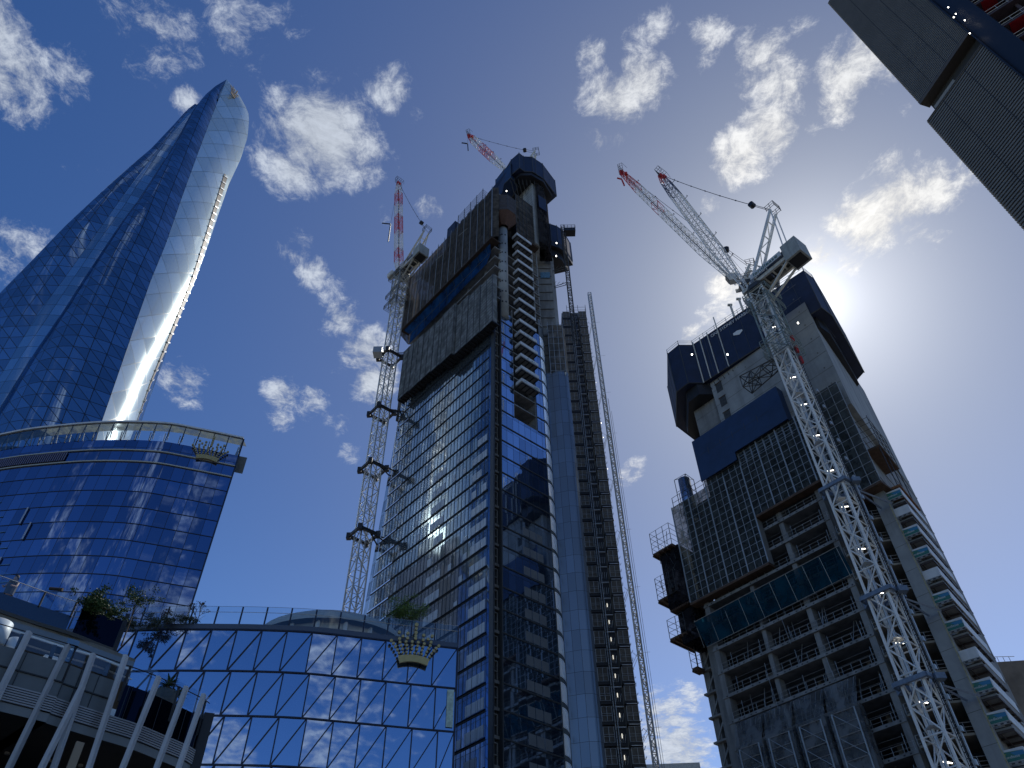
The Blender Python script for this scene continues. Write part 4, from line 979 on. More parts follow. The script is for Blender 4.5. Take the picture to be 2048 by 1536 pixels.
    for k, (t1, m_) in enumerate(segs):
        mb = MB(); a, b = ft.lerp(tp, prev), ft.lerp(tp, t1)
        def wid(tq): return jw * min(1., .35 + tq * 6, .45 + (1 - tq) * 5)
        lattice(mb, a, b, wid(prev), max(1, int((b - a).length / 1.7)), .09, .045, side=Y, wd2=wid(t1))
        o = mb.build('jib' if jibp is None else 'jib_section', m_, jibp or t); jibp = jibp or o; prev = t1
    mb = MB(); mb.bar(ft.lerp(tp, .05) , ft.lerp(tp, .95), .35, .04, upj); mb.build('jib_walkway', steel_d, jibp)
    mb = MB()
    for q in range(5): c_ = ft.lerp(tp, .2 + q * .17) + upj * jw * .5; mb.tube(c_, c_ + upj * .8, .06); mb.tube(c_ + upj * .8, c_ + upj * .8 + ax * .4, .1)
    mb.build('cable_guide', steel_d, jibp)
    # head platform cage
    mb = MB(); h_ = tp + ax * .3; dn = -upj
    for w in (-1.3, -.65, 0, .65, 1.3):
        mb.tube(h_ + Y * w + ax * 1.5 - ax * 3.0, h_ + Y * w + ax * 1.5, .045); mb.tube(h_ + Y * w + ax * 1.5 , h_ + Y * w + ax * 1.5 + upj * 1.1, .045)
    for s_ in (-1.5, -.75, 0, .75, 1.5): mb.tube(h_ - Y * 1.3 + ax * s_, h_ + Y * 1.3 + ax * s_, .045)
    for s_ in (.5, 1.1): mb.tube(h_ - Y * 1.3 + ax * 1.5 + upj * s_, h_ + Y * 1.3 + ax * 1.5 + upj * s_, .045)
    for w in (-1.3, 1.3): mb.tube(h_ + Y * w - ax * 1.5 + upj * 1.1, h_ + Y * w + ax * 1.5 + upj * 1.1, .045)
    mb.build('head_platform', steel_d, jibp)
    mb = MB(); mb.tube(tp - Y * .5, tp + Y * .5, .5, 10); mb.tube(tp - ax * 1.4 + upj * .5 - Y * .4, tp - ax * 1.4 + upj * .5 + Y * .4, .4, 8); mb.build('head_sheave', red_st, jibp)
    # pendants
    mb = MB(); pa = ft.lerp(tp, .97) + upj * .6; blk = ap + (pa - ap) * .16
    for w in (-.3, .3): mb.tube(ap + Y * w + Vector((0, 0, .4)), blk + Y * w, .05)
    sag = Vector((0, 0, -L * .012)); pts = [blk + (pa - blk) * (q / 6) + sag * (4 * (q / 6) * (1 - q / 6)) for q in range(7)]
    for a, b in zip(pts, pts[1:]): mb.tube(a, b, .06); mb.tube(b - (b - a).normalized() * .35, b, .12)
    mb.build('pendant_line', black, t)
    mb = MB(); mb.tube(blk - Y * .45, blk + Y * .45, .55, 8); mb.build('pulley_block', black, t)
    if rope:
        mb = MB(); r0 = tp - upj * .3; ln = rope[0]; mb.tube(r0, r0 + Vector((0, 0, -ln)), .035); rp = mb.build('hoist_rope', black, t)
        mb = MB(); e = r0 + Vector((0, 0, -ln)); mb.bar(e, e + Vector((.25, 0, -rope[1])), .28, .28); mb.bar(e + Vector((0, 0, .3)), e + Vector((-rope[2], 0, .9)), .25, .3); mb.build('hook_block', red_st if rope[3] else black, rp)
    # cab
    cb = P0 + jd * 2.4 + Y * cab_side * 1.8; mb = MB()
    q = [cb + jd * s_ + Y * w for s_, w in ((-.9, -.6), (.8, -.6), (.8, .6), (-.9, .6))]; q2 = [cb + jd * s_ + Y * w for s_, w in ((-.9, -.6), (1.2, -.6), (1.2, .6), (-.9, .6))]
    mb.hexa([v + Vector((0, 0, zd - .7)) for v in q] + [v + Vector((0, 0, zd + 1.1)) for v in q2]); cbo = mb.build('cab', paint, t)
    mb = MB(); mb.hexa([v + jd * .06 + Vector((0, 0, zd - .5)) for v in [cb + jd * .83 + Y * w for w in (-.5, .5)] + [cb + jd * .9 + Y * w for w in (.5, -.5)]] + [v + jd * .06 + Vector((0, 0, zd + .9)) for v in [cb + jd * 1.16 + Y * w for w in (-.5, .5)] + [cb + jd * 1.24 + Y * w for w in (.5, -.5)]]); mb.build('windscreen', mat('cab_glass', (.05, .08, .1), .08, .6), cbo)
    if board:
        mb = MB(); w = 1.75 * cab_side * board; Yb = Y * w
        a, b = P0 - jd * .2 + Yb, P0 - jd * (cwl * .72) + Yb; mb.bar(a + Vector((0, 0, zd + 1.0)), b + Vector((0, 0, zd + 1.0)), .08, 1.1); bd = mb.build('name_board', white_p, deck)
        cpt = (a + b) / 2 + Yb.normalized() * .06 + Vector((0, 0, zd + 1.0)); xd = (b - a).normalized()
        if xd.cross(Vector((0, 0, 1))).dot(cpt) > 0: xd = -xd
        place_text('lendlease', 1.05, 'lettering', green_sign, bd, cpt, xd, sx=1.25)
    return t
w_, r_ = white_st, red_st
# right hand pair
MB1 = azd(27.85) * 85
zs1 = at(1512, 588, 85).z
jd1 = -azd(141.5)
C1 = crane('big near crane, its white lattice mast crossing the bare concrete tower, with a lettered board', MB1.x, MB1.y, 0, zs1, 2.25, BF.u, jd1, (1322, 352), (1546, 424), zs1 + 2.5,
           [(.30, w_), (.78, w_), (.93, navy_b), (1., r_)], 1.9, detail=2, cwl=8.6, cab_side=1, rope=None, board=-1)
mb = MB(); a_ = along((MB1.x, MB1.y), jd1, 1322, 352)
mb.tube(a_, MB1 + jd1 * .5 + Vector((0, 0, zs1 + 3)), .03); mb.build('hoist_rope', black, C1)
# climbing frame and side platform on that mast
def onmast(y): 
    x = 1024; 
    for x in range(1480, 2000): 
        d = ray(x, y)
        if math.degrees(math.atan2(d.x, d.y)) > 27.85: break
    return at(x, y, 85).z
za, zb = onmast(712), onmast(600)
mb = MB(); lattice(mb, (MB1.x, MB1.y, za), (MB1.x, MB1.y, zb), 3.1, 4, .14, .08, side=BF.u); cf = mb.build('climbing_frame', mat('green_grey_paint', (.20, .25, .25), .5, var=.15), C1)
mb = MB()
for z in (za, za + 2.2, zb - 2.5, zb):
    s = BF.u * 2.1; o = BF.n * 2.1; c = Vector((MB1.x, MB1.y, z)); q = [c - s - o, c + s - o, c + s + o, c - s + o]
    for i in range(4):
        for hh in (0, .55, 1.1): mb.tube(q[i] + Vector((0, 0, hh)), q[(i + 1) % 4] + Vector((0, 0, hh)), .06)
        mb.tube(q[i], q[i] + Vector((0, 0, 1.1)), .06)
mb.build('work_platform', mat('green_grey_paint', (0, 0, 0)), cf)
mb = MB(); c = Vector((MB1.x, MB1.y, za - .3)); pu_ = -BF.u
lattice(mb, c + pu_ * 1.5, c + pu_ * 7.2, 2.2, 3, .1, .07, side=BF.n, ht=.3); mb.build('side_gantry', steel_d, cf)
mb = MB()
for q in range(3):
    cc_ = c + BF.u * 1.9 + Vector((0, 0, 2.6 - q * 2.3)); mb.box(cc_ - Vector((.18, .18, .8)), cc_ + Vector((.18, .18, .5)))
mb.build('red_jack', red_w, cf)
for y in (968, 1185, 1358, 1500 + 60):
    z = onmast(y + 10); mb = MB(); c = Vector((MB1.x, MB1.y, z)); s = BF.u * 1.75; o = BF.n * 1.55; q = [c - s - o, c + s - o, c + s + o, c - s + o]
    for i in range(4): mb.bar(q[i], q[(i + 1) % 4], .3, .45)
    dq = -BF.n
    for s0 in (-1.2, 1.2, 2.6): mb.tube(c + BF.u * max(-1.3, min(1.3, s0)) + dq * 1.5, c + BF.u * s0 + dq * 7.6, .14)
    for s0 in (-1.6, 2.2): mb.box(c + BF.u * s0 - Vector((.5, .5, .4)), c + BF.u * s0 + Vector((.5, .5, .2)))
    mb.build('wall_tie', mat('blue_grey_steel', (.14, .19, .27), .5, var=.2), C1)
mb = MB(); s = BF.u * 2.0 + BF.n * -.2                         # rail with teeth for the lift
mb.bar(MB1 + s, MB1 + s + Vector((0, 0, onmast(980))), .32, .14)
for q in range(26): z = q * 3.0; mb.bar(MB1 + s + BF.u * .2 + Vector((0, 0, z)), MB1 + s + BF.u * .2 + Vector((0, 0, z + .5)), .4, .2)
mb.build('lift_rail', steel, C1)
mb = MB(); s = BF.u * 1.75 + BF.n * .4
for w in (0, .18): mb.tube(MB1 + s + BF.u * w, MB1 + s + BF.u * w + Vector((0, 0, onmast(700))), .05)
for q in range(150): z = q * .55; mb.tube(MB1 + s + Vector((0, 0, z)), MB1 + s + BF.u * .3 + Vector((0, 0, z + .15)), .05)
mb.build('power_cable', black, C1)
for y in (652, 752, 806, 868, 938, 1010, 1094, 1182, 1282, 1400, 1520):
    z = onmast(y); mb = MB(); c = Vector((MB1.x, MB1.y, z)) - BF.u * .5; mb.tube(c, c + BF.u * .75 + Vector((0, 0, -.35)), .055, 6); mb.build('tube_lamp', lampm, C1)
M2 = azd(27.0) * 96
z2_ = at(1492, 578, 96).z
crane('crane half hidden behind the near one, red patches along its long thin jib', M2.x, M2.y, 104, z2_, 1.8, BF.u, azd(-75), (1243, 345), (1500, 535), z2_ + 2.0,
      [(.25, w_), (.45, w_), (.6, w_), (.66, r_), (.82, w_), (.96, r_), (1., r_)], 1.5, detail=1, paint=cream_st, cwl=5, cab_side=-1, rope=(3.2, 2.6, 1.0, True))
# left crane beside the glass tower
M3 = azd(-13.3) * 119.5
z3_ = at(822, 556, 119.5).z
cwp = along((M3.x, M3.y), azd(80), 858, 505)
cd = azd(137)
C3 = crane('crane on a silvery mast tied to the glass tower, its jib banded red and white', M3.x, M3.y, 0, z3_, 2.3, AL.u, -cd, (797, 366), (853, 464), z3_ + 2.5,
      [(.12, w_), (.22, r_), (.40, w_), (.58, r_), (.72, w_), (.86, r_), (.97, w_), (1., r_)], 1.7, detail=1, paint=cream_st, cwl=8.5, cab_side=-1, rope=(24., 9., 2.6, False), mastm=mat('silver_mast', (.72, .73, .72), .32, .55, var=.05))
mb = MB(); lattice(mb, (M3.x, M3.y, z3_ - 13), (M3.x, M3.y, z3_), 3.2, 5, .16, .09, side=AL.u); cf3 = mb.build('climbing_frame', steel, C3)
mb = MB()
for z in (z3_ - 13, z3_ - 9, z3_ - 1.5):
    s = AL.u * 2.4; o = AL.n * 2.4; c = Vector((M3.x, M3.y, z)); q = [c - s - o, c + s - o, c + s + o, c - s + o]
    for i in range(4):
        for hh in (0, .6, 1.2): mb.tube(q[i] + Vector((0, 0, hh)), q[(i + 1) % 4] + Vector((0, 0, hh)), .07)
        mb.tube(q[i], q[i] + Vector((0, 0, 1.2)), .07)
mb.build('work_platform', steel_d, cf3)
for y in (712, 826, 940, 1074):
    z = at(755, y, 119.5).z; mb = MB(); c = Vector((M3.x, M3.y, z)); s = AL.u * 1.9; o = AL.n * 1.9; q = [c - s - o, c + s - o, c + s + o, c - s + o]
    for i in range(4): mb.bar(q[i], q[(i + 1) % 4], .4, .6)
    for i in range(4): mb.box(q[i] - Vector((.4, .4, .6)), q[i] + Vector((.4, .4, .6)))
    tgt = AL.p(uend(z), z, -.3)
    mb.tube(q[0], tgt + Vector((0, 0, 1.4)), .16); mb.tube(c - s, tgt + Vector((0, 0, -.6)), .16); mb.tube(c - s, tgt - AL.u * 3 - Vector((0, 0, 1.5)), .16)
    mb.build('wall_tie', black, C3)
mb = MB(); z = at(778, 718, 119.5).z; c = Vector((M3.x - 2.5, M3.y - 1.5, z)); mb.box(c - Vector((1, 1, .2)), c + Vector((1, 1, 1.6))); mb.build('lift_car', steel, C3)
# crane behind the tower's core
M4 = azd(1.8) * 105
crane('crane peeking out behind the highest navy box of the glass tower', M4.x, M4.y, 160, 189, 1.9, AL.u, azd(-80), (938, 272), (1071, 306), 191.5,
      [(.45, w_), (.72, r_), (.9, w_), (1., r_)], 1.8, detail=1, paint=cream_st, cwl=5, cab_side=1, rope=(5.0, 4.0, 1.8, False))

# ================================================================== E: curved glass hotel tower on the left
def curve(pts):
    o = []
    for x, y, D in pts: p = at(x, y, D); o.append((p.z, p.x, p.y))
    o.sort(); return o
def ev(c, z):
    if z <= c[0][0]: a, b = c[0], c[2]
    elif z >= c[-1][0]: return Vector((c[-1][1], c[-1][2], z))
    else:
        for a, b in zip(c, c[1:]):
            if a[0] <= z <= b[0]: break
    t = (z - a[0]) / (b[0] - a[0]); return Vector((a[1] + (b[1] - a[1]) * t, a[2] + (b[2] - a[2]) * t, z))
cR = curve([(272, 850, 152), (300, 772, 152), (344, 672, 152), (391, 560, 152.3), (409, 510, 152.5), (437, 428, 152.5), (459, 366, 152.5), (481, 319, 151.8), (495, 275, 150.8), (498, 241, 149.6), (497, 225, 149), (486, 203, 148.5), (469, 175, 148.1), (453, 159, 148)])
cQ = curve([(200, 854, 140), (237, 747, 141), (269, 654, 142), (302, 560, 143), (331, 490, 143.8), (362, 400, 144.8), (394, 312, 146), (422, 237, 147), (438, 197, 147.5), (447, 174, 147.8), (453, 159, 148)])
cP = curve([(0, 816, 158), (62, 716, 157), (119, 635, 156), (162, 569, 155), (219, 484, 153.5), (269, 416, 152.5), (308, 353, 151.5), (353, 281, 150.6), (382, 228, 150), (398, 205, 149.6), (412, 188, 149), (431, 172, 148.4), (453, 159, 148)])
cS = curve([(0, 754, 161), (78, 622, 159.5), (125, 562, 158), (187, 475, 156), (260, 372, 153.5), (325, 288, 152), (375, 224, 151), (394, 209, 150.4)])
cL = curve([(0, 596, 178), (50, 547, 173), (100, 497, 169), (150, 447, 165.5), (200, 397, 162), (250, 350, 159), (300, 306, 156), (344, 256, 153.5), (375, 220, 152), (388, 209, 151)])
TE = thing('curved_tower', 'tall curved tapering glass tower at left, sun glaring on its bright narrow side', 'skyscraper', (-100, 150, 0))
e_bright = glazing('diamond_glass', (.50, .58, .60), (.24, .28, .285), w=6.4, h_=8.4, shear=1., line=.06, tilt=.04, rough=.12, wobble=.15, linecol=(.10, .14, .16))  # pale body colour stands in for sky glare reflected on this side
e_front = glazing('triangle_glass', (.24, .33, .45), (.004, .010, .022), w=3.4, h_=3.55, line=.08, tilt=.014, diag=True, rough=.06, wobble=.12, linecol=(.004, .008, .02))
e_mid = glazing('valley_glass', (.36, .46, .56), (.012, .025, .045), w=2.6, h_=3.55, line=.05, tilt=.02, rough=.10, wobble=.12, linecol=(.01, .02, .04))
def surf(ca, cb, z0, z1, nz, nu, bulge, name, m, outward, ushift=0):
    mb = MB(); rows = []
    for i in range(nz + 1):
        z = z0 + (z1 - z0) * i / nz; a, b = ev(ca, z), ev(cb, z); d = b - a; L = d.length; n = Vector((d.y, -d.x, 0))
        if n.length > 1e-6: n.normalize()
        if n.dot(Vector(outward)) < 0: n = -n
        row = []; s = 0; pp = None
        for j in range(nu + 1):
            t = j / nu; p = a + d * t + n * (bulge * min(1, L / 14) * 4 * t * (1 - t))
            if pp is not None: s += (p - pp).length
            row.append((p, (s - L / 2 * 0 + ushift, z))); pp = p
        rows.append(row)
    # single welded grid for smooth reflections
    me = bpy.data.meshes.new(name); base = Vector(TE['_b']); vs = [p - base for r in rows for p, _ in r]; fs = []; uvs = []
    W_ = nu + 1
    for i in range(nz):
        for j in range(nu):
            q = [i * W_ + j, i * W_ + j + 1, (i + 1) * W_ + j + 1, (i + 1) * W_ + j]; uq = [rows[i][j][1], rows[i][j + 1][1], rows[i + 1][j + 1][1], rows[i + 1][j][1]]
            nn = (vs[q[1]] - vs[q[0]]).cross(vs[q[3]] - vs[q[0]])
            if nn.dot(Vector(outward)) < 0: q.reverse(); uq.reverse()
            fs.append(q); uvs.append(uq)
    me.from_pydata(vs, [], fs); ul = me.uv_layers.new(name='uv'); k = 0
    for u in uvs:
        for c in u: ul.data[k].uv = c; k += 1
    for p in me.polygons: p.use_smooth = True
    me.materials.append(m); o = bpy.data.objects.new(name, me); COL.objects.link(o); o.parent = TE; o['_b'] = tuple(base); return o, rows
ztop = cQ[-1][0]; zl = min(cS[-1][0], cL[-1][0])
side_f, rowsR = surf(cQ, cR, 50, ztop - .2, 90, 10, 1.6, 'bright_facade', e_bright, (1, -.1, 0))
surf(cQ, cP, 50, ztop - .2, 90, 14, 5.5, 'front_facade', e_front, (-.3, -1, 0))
surf(cP, cS, 50, zl, 60, 4, .6, 'valley_facade', e_mid, (-.3, -1, 0))
surf(cS, cL, 50, zl, 60, 8, 3.5, 'left_facade', e_front, (-.3, -1, 0))
cB = curve([(272, 850, 190), (398, 400, 178), (440, 250, 162), (453, 162, 149)])
surf(cR, cB, 50, ztop - 3, 30, 3, .5, 'rear_facade', e_mid, (1, .6, 0)); surf(cB, cL, 50, zl, 30, 4, .5, 'rear_facade', e_mid, (0, 1, 0))
mb = MB(); q = [ev(cP, zl), ev(cS, zl), ev(cL, zl), ev(cB, zl)]; mb.quad(*q); mb.build('roof', dark, TE)
# louvred slot down the bright side
mb = MB(); ms = MB(); zA, zB = at(265, 858, 151).z, at(440, 356, 152).z; n_ = 64; pv_ = None
for i in range(n_ + 1):
    z = zA + (zB - zA) * i / n_; tt = i / n_; a, b = ev(cQ, z), ev(cR, z); d = b - a; n = Vector((d.y, -d.x, 0)).normalized()
    if n.x < 0: n = -n
    t0 = .93 - .20 * tt; t1 = min(.99, t0 + .11 + .02 * tt); bu = 1.6 * min(1, d.length / 14) * 4
    p0, p1 = a + d * t0 + n * (bu * t0 * (1 - t0) + .12), a + d * t1 + n * (bu * t1 * (1 - t1) + .12)
    if pv_: mb.quad(pv_[0], pv_[1], p1, p0); 
    if pv_ and i % 2 == 0: ms.bar(pv_[0] + n * .15, p1 + n * .15, .3, .35)
    pv_ = (p0, p1)
sl2 = mb.build('louvred_slot', mat('bronze_slot', (.035, .025, .022), .6), TE); ms.build('louvre_blade', mat('pale_blade', (.55, .57, .58), .35, .5), sl2)

def emblem(par, O, xd, zd, wd, m=gold):
    """fan shaped crown of gold discs over a curved band"""
    xd, zd = Vector(xd).normalized(), Vector(zd).normalized(); nd = xd.cross(zd)
    if nd.dot(Vector(O)) > 0: nd = -nd
    def P_(x, y, o=0): return Vector(O) + xd * x * wd + zd * y * wd + nd * o
    mb = MB(); N_ = 10
    for i in range(N_):
        a0, a1 = -.27 + .54 * i / N_, -.27 + .54 * (i + 1) / N_
        def yb(x): return .06 - x * x * .75
        f = lambda x, y, o: P_(x * (1 + .22 * (y > .1)), y, o)
        b0, b1 = yb(a0), yb(a1); t0, t1 = b0 + .14, b1 + .14
        mb.hexa([P_(a0, b0, .02), P_(a1, b1, .02), P_(a1 * 1.14, t1, .02), P_(a0 * 1.14, t0, .02), P_(a0, b0, .22), P_(a1, b1, .22), P_(a1 * 1.14, t1, .22), P_(a0 * 1.14, t0, .22)])
    e = mb.build('crown_emblem', m, par)
    rows_ = [(.235, .30, 9, .022), (.31, .335, 8, .025), (.385, .375, 8, .027), (.46, .42, 8, .029), (.535, .47, 7, .031)]
    pts = []
    for y, hw, n, r in rows_:
        for i in range(n): x = -hw + 2 * hw * i / (n - 1); pts.append((x, y - x * x * .45, r))
    for x, y, r in ((-.33, .66, .032), (-.16, .63, .032), (0, .66, .034), (0, .74, .03), (0, .83, .04), (.16, .63, .032), (.33, .66, .032), (-.25, .57, .03), (.25, .57, .03), (.0, .59, .03)): pts.append((x, y - x * x * .3, r))
    for x, y, r in pts:
        mb = MB(); mb.tube(P_(x, y, .05), P_(x, y, .30), r * wd, 10); mb.build('disc', m, e)
    mb = MB()
    for x, y, r in pts[::3]: mb.tube(P_(x, y, .0), P_(x, y, .06), r * wd * .4, 5)
    mb.build('mounting_pin', black, e); return e
a, b = at(456, 172, 148), at(486, 208, 148.8)
pe = at(466, 196, 146.8)
emblem(TE, pe, Vector((.25, 1, 0)), Vector((0, 0, 1)), 6.5, mat('bronze_gold', (.30, .23, .15), .45, .5))

# ================================================================== F: curved dark blue podium wing
def smooth(pts, n=6):
    o = []
    for i in range(len(pts) - 1):
        p0 = Vector(pts[max(0, i - 1)]); p1 = Vector(pts[i]); p2 = Vector(pts[i + 1]); p3 = Vector(pts[min(len(pts) - 1, i + 2)])
        for k in range(n):
            t = k / n; o.append(.5 * ((2 * p1) + (p2 - p0) * t + (2 * p0 - 5 * p1 + 4 * p2 - p3) * t * t + (3 * p1 - p0 - 3 * p2 + p3) * t ** 3))
    o.append(Vector(pts[-1])); return o
def resample(pts, step):
    o = [pts[0]]; acc = 0.
    for a, b in zip(pts, pts[1:]):
        L = (b - a).length; s = 0.
        while acc + (L - s) >= step: s += step - acc; o.append(a + (b - a) * (s / L)); acc = 0.
        acc += L - s
    return o
Fp = smooth([(-51.3, 108.5), (-59.1, 105.6), (-64.8, 103.9), (-74.2, 103.3), (-84, 104.0), (-93.1, 105.4), (-108, 109.5), (-122, 115)])
TF = thing('curved_wing', 'dark blue curved glass wing with glazed roof terrace and gold lines, below the curved tower', 'building', (-75, 104, 0))
Fs = resample(Fp, 1.0)
f_gl = glazing('navy_glass', (.17, .24, .40), (.002, .005, .014), w=3.9, h_=3.25, line=.04, tilt=.010, alt=.5, wobble=.25, rough=.02, linecol=(.001, .003, .012))
def band(pts, z0, z1, name, m, par, off=0., u0=0.):
    me = bpy.data.meshes.new(name); base = Vector(par['_b']); vs = []; fs = []; L = u0; us_ = [L]
    for i, p in enumerate(pts):
        a = pts[max(0, i - 1)]; b = pts[min(len(pts) - 1, i + 1)]; d = (b - a).normalized(); n = Vector((-d.y, d.x)) 
        if n.y > 0: n = -n
        q = p + n * off; vs += [Vector((q.x, q.y, z0)) - base, Vector((q.x, q.y, z1)) - base]
        if i: L += (p - pts[i - 1]).length; us_.append(L)
    uvs = []
    for i in range(len(pts) - 1):
        q = [2 * i, 2 * i + 2, 2 * i + 3, 2 * i + 1]; uq = [(us_[i], z0), (us_[i + 1], z0), (us_[i + 1], z1), (us_[i], z1)]
        nn = (vs[q[1]] - vs[q[0]]).cross(vs[q[3]] - vs[q[0]])
        if nn.dot(vs[q[0]] + base) > 0: q.reverse(); uq.reverse()
        fs.append(q); uvs.append(uq)
    me.from_pydata(vs, [], fs); ul = me.uv_layers.new(name='uv'); k = 0
    for u in uvs:
        for c in u: ul.data[k].uv = c; k += 1
    for p in me.polygons: p.use_smooth = True
    me.materials.append(m); o = bpy.data.objects.new(name, me); COL.objects.link(o); o.parent = par; o['_b'] = tuple(base); return o
def rail3(pts, z, r, name, m, par, off=0., n=4, wd=None):
    mb = MB(); pr = None
    for i, p in enumerate(pts):
        a = pts[max(0, i - 1)]; b = pts[min(len(pts) - 1, i + 1)]; d = (b - a).normalized(); nn = Vector((-d.y, d.x))
        if nn.y > 0: nn = -nn
        q = p + nn * off; q = Vector((q.x, q.y, z))
        if pr is not None:
            if wd: mb.bar(pr, q, wd[0], wd[1])
            else: mb.tube(pr, q, r, n)
        pr = q
    return mb.build(name, m, par)
def norm_at(pts, i):
    a = pts[max(0, i - 1)]; b = pts[min(len(pts) - 1, i + 1)]; d = (b - a).normalized(); n = Vector((-d.y, d.x)); return -n if n.y > 0 else n
zr = [93.5 - 2.6 - 3.25 * k for k in range(28)]
band(Fs, 93.55, 96.0, 'glazing_band', f_gl, TF); band(Fs, 90.9, 93.5, 'glazing_band', f_gl, TF)
for k in range(27):
    zt, zb_ = zr[k], zr[k + 1]; o = band(Fs, zb_, zt - .05, 'glazing_band', f_gl, TF)
    rail3(Fs, zb_, .1, 'transom', black, o, .03, wd=(.06, .06))
    if k < 9:
        mb = MB(); Ff = resample(Fp, 1.95); cand = [i for i in range(3, len(Ff))]
        for i in cand:
            q = Ff[i]; n = norm_at(Ff, i)
            if (i * 7 + k * 3) % 13 in (0, 4): 
                if i > 12 and k > 2: mb.bar(Vector((q.x + n.x * .25, q.y + n.y * .25, zb_)), Vector((q.x + n.x * .25, q.y + n.y * .25, zt)), .16, .3)
        if mb.v: mb.build('silver_fin', alu, o)
        mb = MB()
        for i in (21, 22):
            if k > 1 and k < 9:
                q = Ff[min(len(Ff) - 2, i - k)]; q2 = Ff[min(len(Ff) - 1, i - k + 1)]; mb.bar((q.x, q.y - .1, zb_ + 1.9), (q2.x, q2.y - .1, zb_ + 1.9), .05, .12)
        if mb.v: mb.build('ceiling_strip', mat('blue_ceiling_strip', (.10, .22, .38), .5), o)
for z in (93.5, 90.9): rail3(Fs, z, .1, 'gold_line', mat('champagne_trim', (.55, .50, .38), .4, .5), TF, .14, wd=(.2, .22))
# roof terrace crown
Fc = [p for p in Fs if math.degrees(math.atan2(p.x, p.y)) > -47.2]
terr = mat('terrace_wall', (.20, .21, .20), .8, var=.2)
mb = MB()
for a, b in zip(Fc, Fc[1:]): mb.quad((b.x, b.y + 4, 95), (a.x, a.y + 4, 95), (a.x, a.y + 4, 99), (b.x, b.y + 4, 99))
mb.build('terrace_wall', terr, TF)
mb = MB()
for a, b in zip(Fc, Fc[1:]): mb.quad((a.x, a.y, 100.2), (b.x, b.y, 100.2), (b.x, b.y + 2.2, 100.25), (a.x, a.y + 2.2, 100.25))
mb.build('glass_canopy', mesh_cloth('pale_soffit', (.35, .37, .30), .9), TF)
rail3(Fc, 100.3, .1, 'canopy_edge', white_p, TF, .1, wd=(.5, .35))
Fd = resample(Fc, 2.6)
for i, q in enumerate(Fd[:-1]):
    n = norm_at(Fd, i); a = Vector((q.x, q.y, 0)); mb = MB(); mb.bar(a + Vector((0, 0, 95.8)), a + Vector((0, 0, 100.2)), .1, .25)
    po = mb.build('crown_post', black, TF)
    mb = MB(); d = (Fd[i + 1] - q); mb.bar(a + Vector((0, 0, 100.1)), a + Vector((d.x * .32, d.y * .32 + 2.0, 98.0)), .16, .16); mb.bar(a + Vector((d.x * .15, d.y * .15, 98.0)), a + Vector((d.x * .4, d.y * .4 + 1.5, 96.2)), .16, .16); mb.build('white_strut', white_p, po)
gt = bpy.data.materials.new('clear_glass'); gt.use_nodes = True; t = gt.node_tree; h = G(t); t.nodes.clear()
lw = h.n('ShaderNodeFresnel', i={0: 1.5}).outputs[0]; f_ = h.m('ADD', h.m('MULTIPLY', lw, .9), .06)
h.n('ShaderNodeOutputMaterial', i={0: h.n('ShaderNodeMixShader', i={0: f_, 1: h.n('ShaderNodeBsdfTransparent', i={0: (.80, .88, .92, 1)}).outputs[0], 2: h.n('ShaderNodeBsdfGlossy', i={0: (.8, .9, 1, 1), 1: .02}).outputs[0]}).outputs[0]}); MATS['clear_glass'] = gt
band(Fc, 96.0, 100.1, 'crown_glass', gt, TF, .1)
mb = MB()
Fl = [p for p in resample(Fp, .42) if -49.3 < math.degrees(math.atan2(p.x, p.y)) < -37.6]
for i, q in enumerate(Fl): n = norm_at(Fl, i); mb.bar(Vector((q.x + n.x * .2, q.y + n.y * .2, 91.3)), Vector((q.x + n.x * .2, q.y + n.y * .2, 93.2)), .14, .3)
mb.build('louvre_blade', mat('violet_grey_blade', (.16, .17, .28), .5), TF)
band([p for i, p in enumerate(Fl)], 91.2, 93.3, 'louvre_back', black, TF, .06)
eo = at(414, 917, 119.4); ii = min(range(len(Fs) - 1), key=lambda i: abs(math.atan2(Fs[i].x, Fs[i].y) - math.atan2(eo.x, eo.y))); nq = norm_at(Fs, ii); tq = Fs[ii] - Fs[ii + 1]
eo = Vector((Fs[ii].x + nq.x * .35, Fs[ii].y + nq.y * .35, eo.z)); emblem(TF, eo, Vector((tq.x, tq.y, 0)), (0, 0, 1), 6.6)
mb = MB(); e0 = Fp[0]; mb.prism([(e0.x, e0.y), (e0.x + .25, e0.y), (e0.x - 13, e0.y + 22), (e0.x - 14, e0.y + 22)], 0, 100.2); mb.build('end_wall', mat('navy_return', (.01, .02, .05), .3), TF)
mb = MB(); mb.prism([(p.x * 1.03, p.y * 1.03) for p in Fp] + [(-122, 140), (-72, 136)], 0, 95); mb.build('inner_wall', dark, TF)

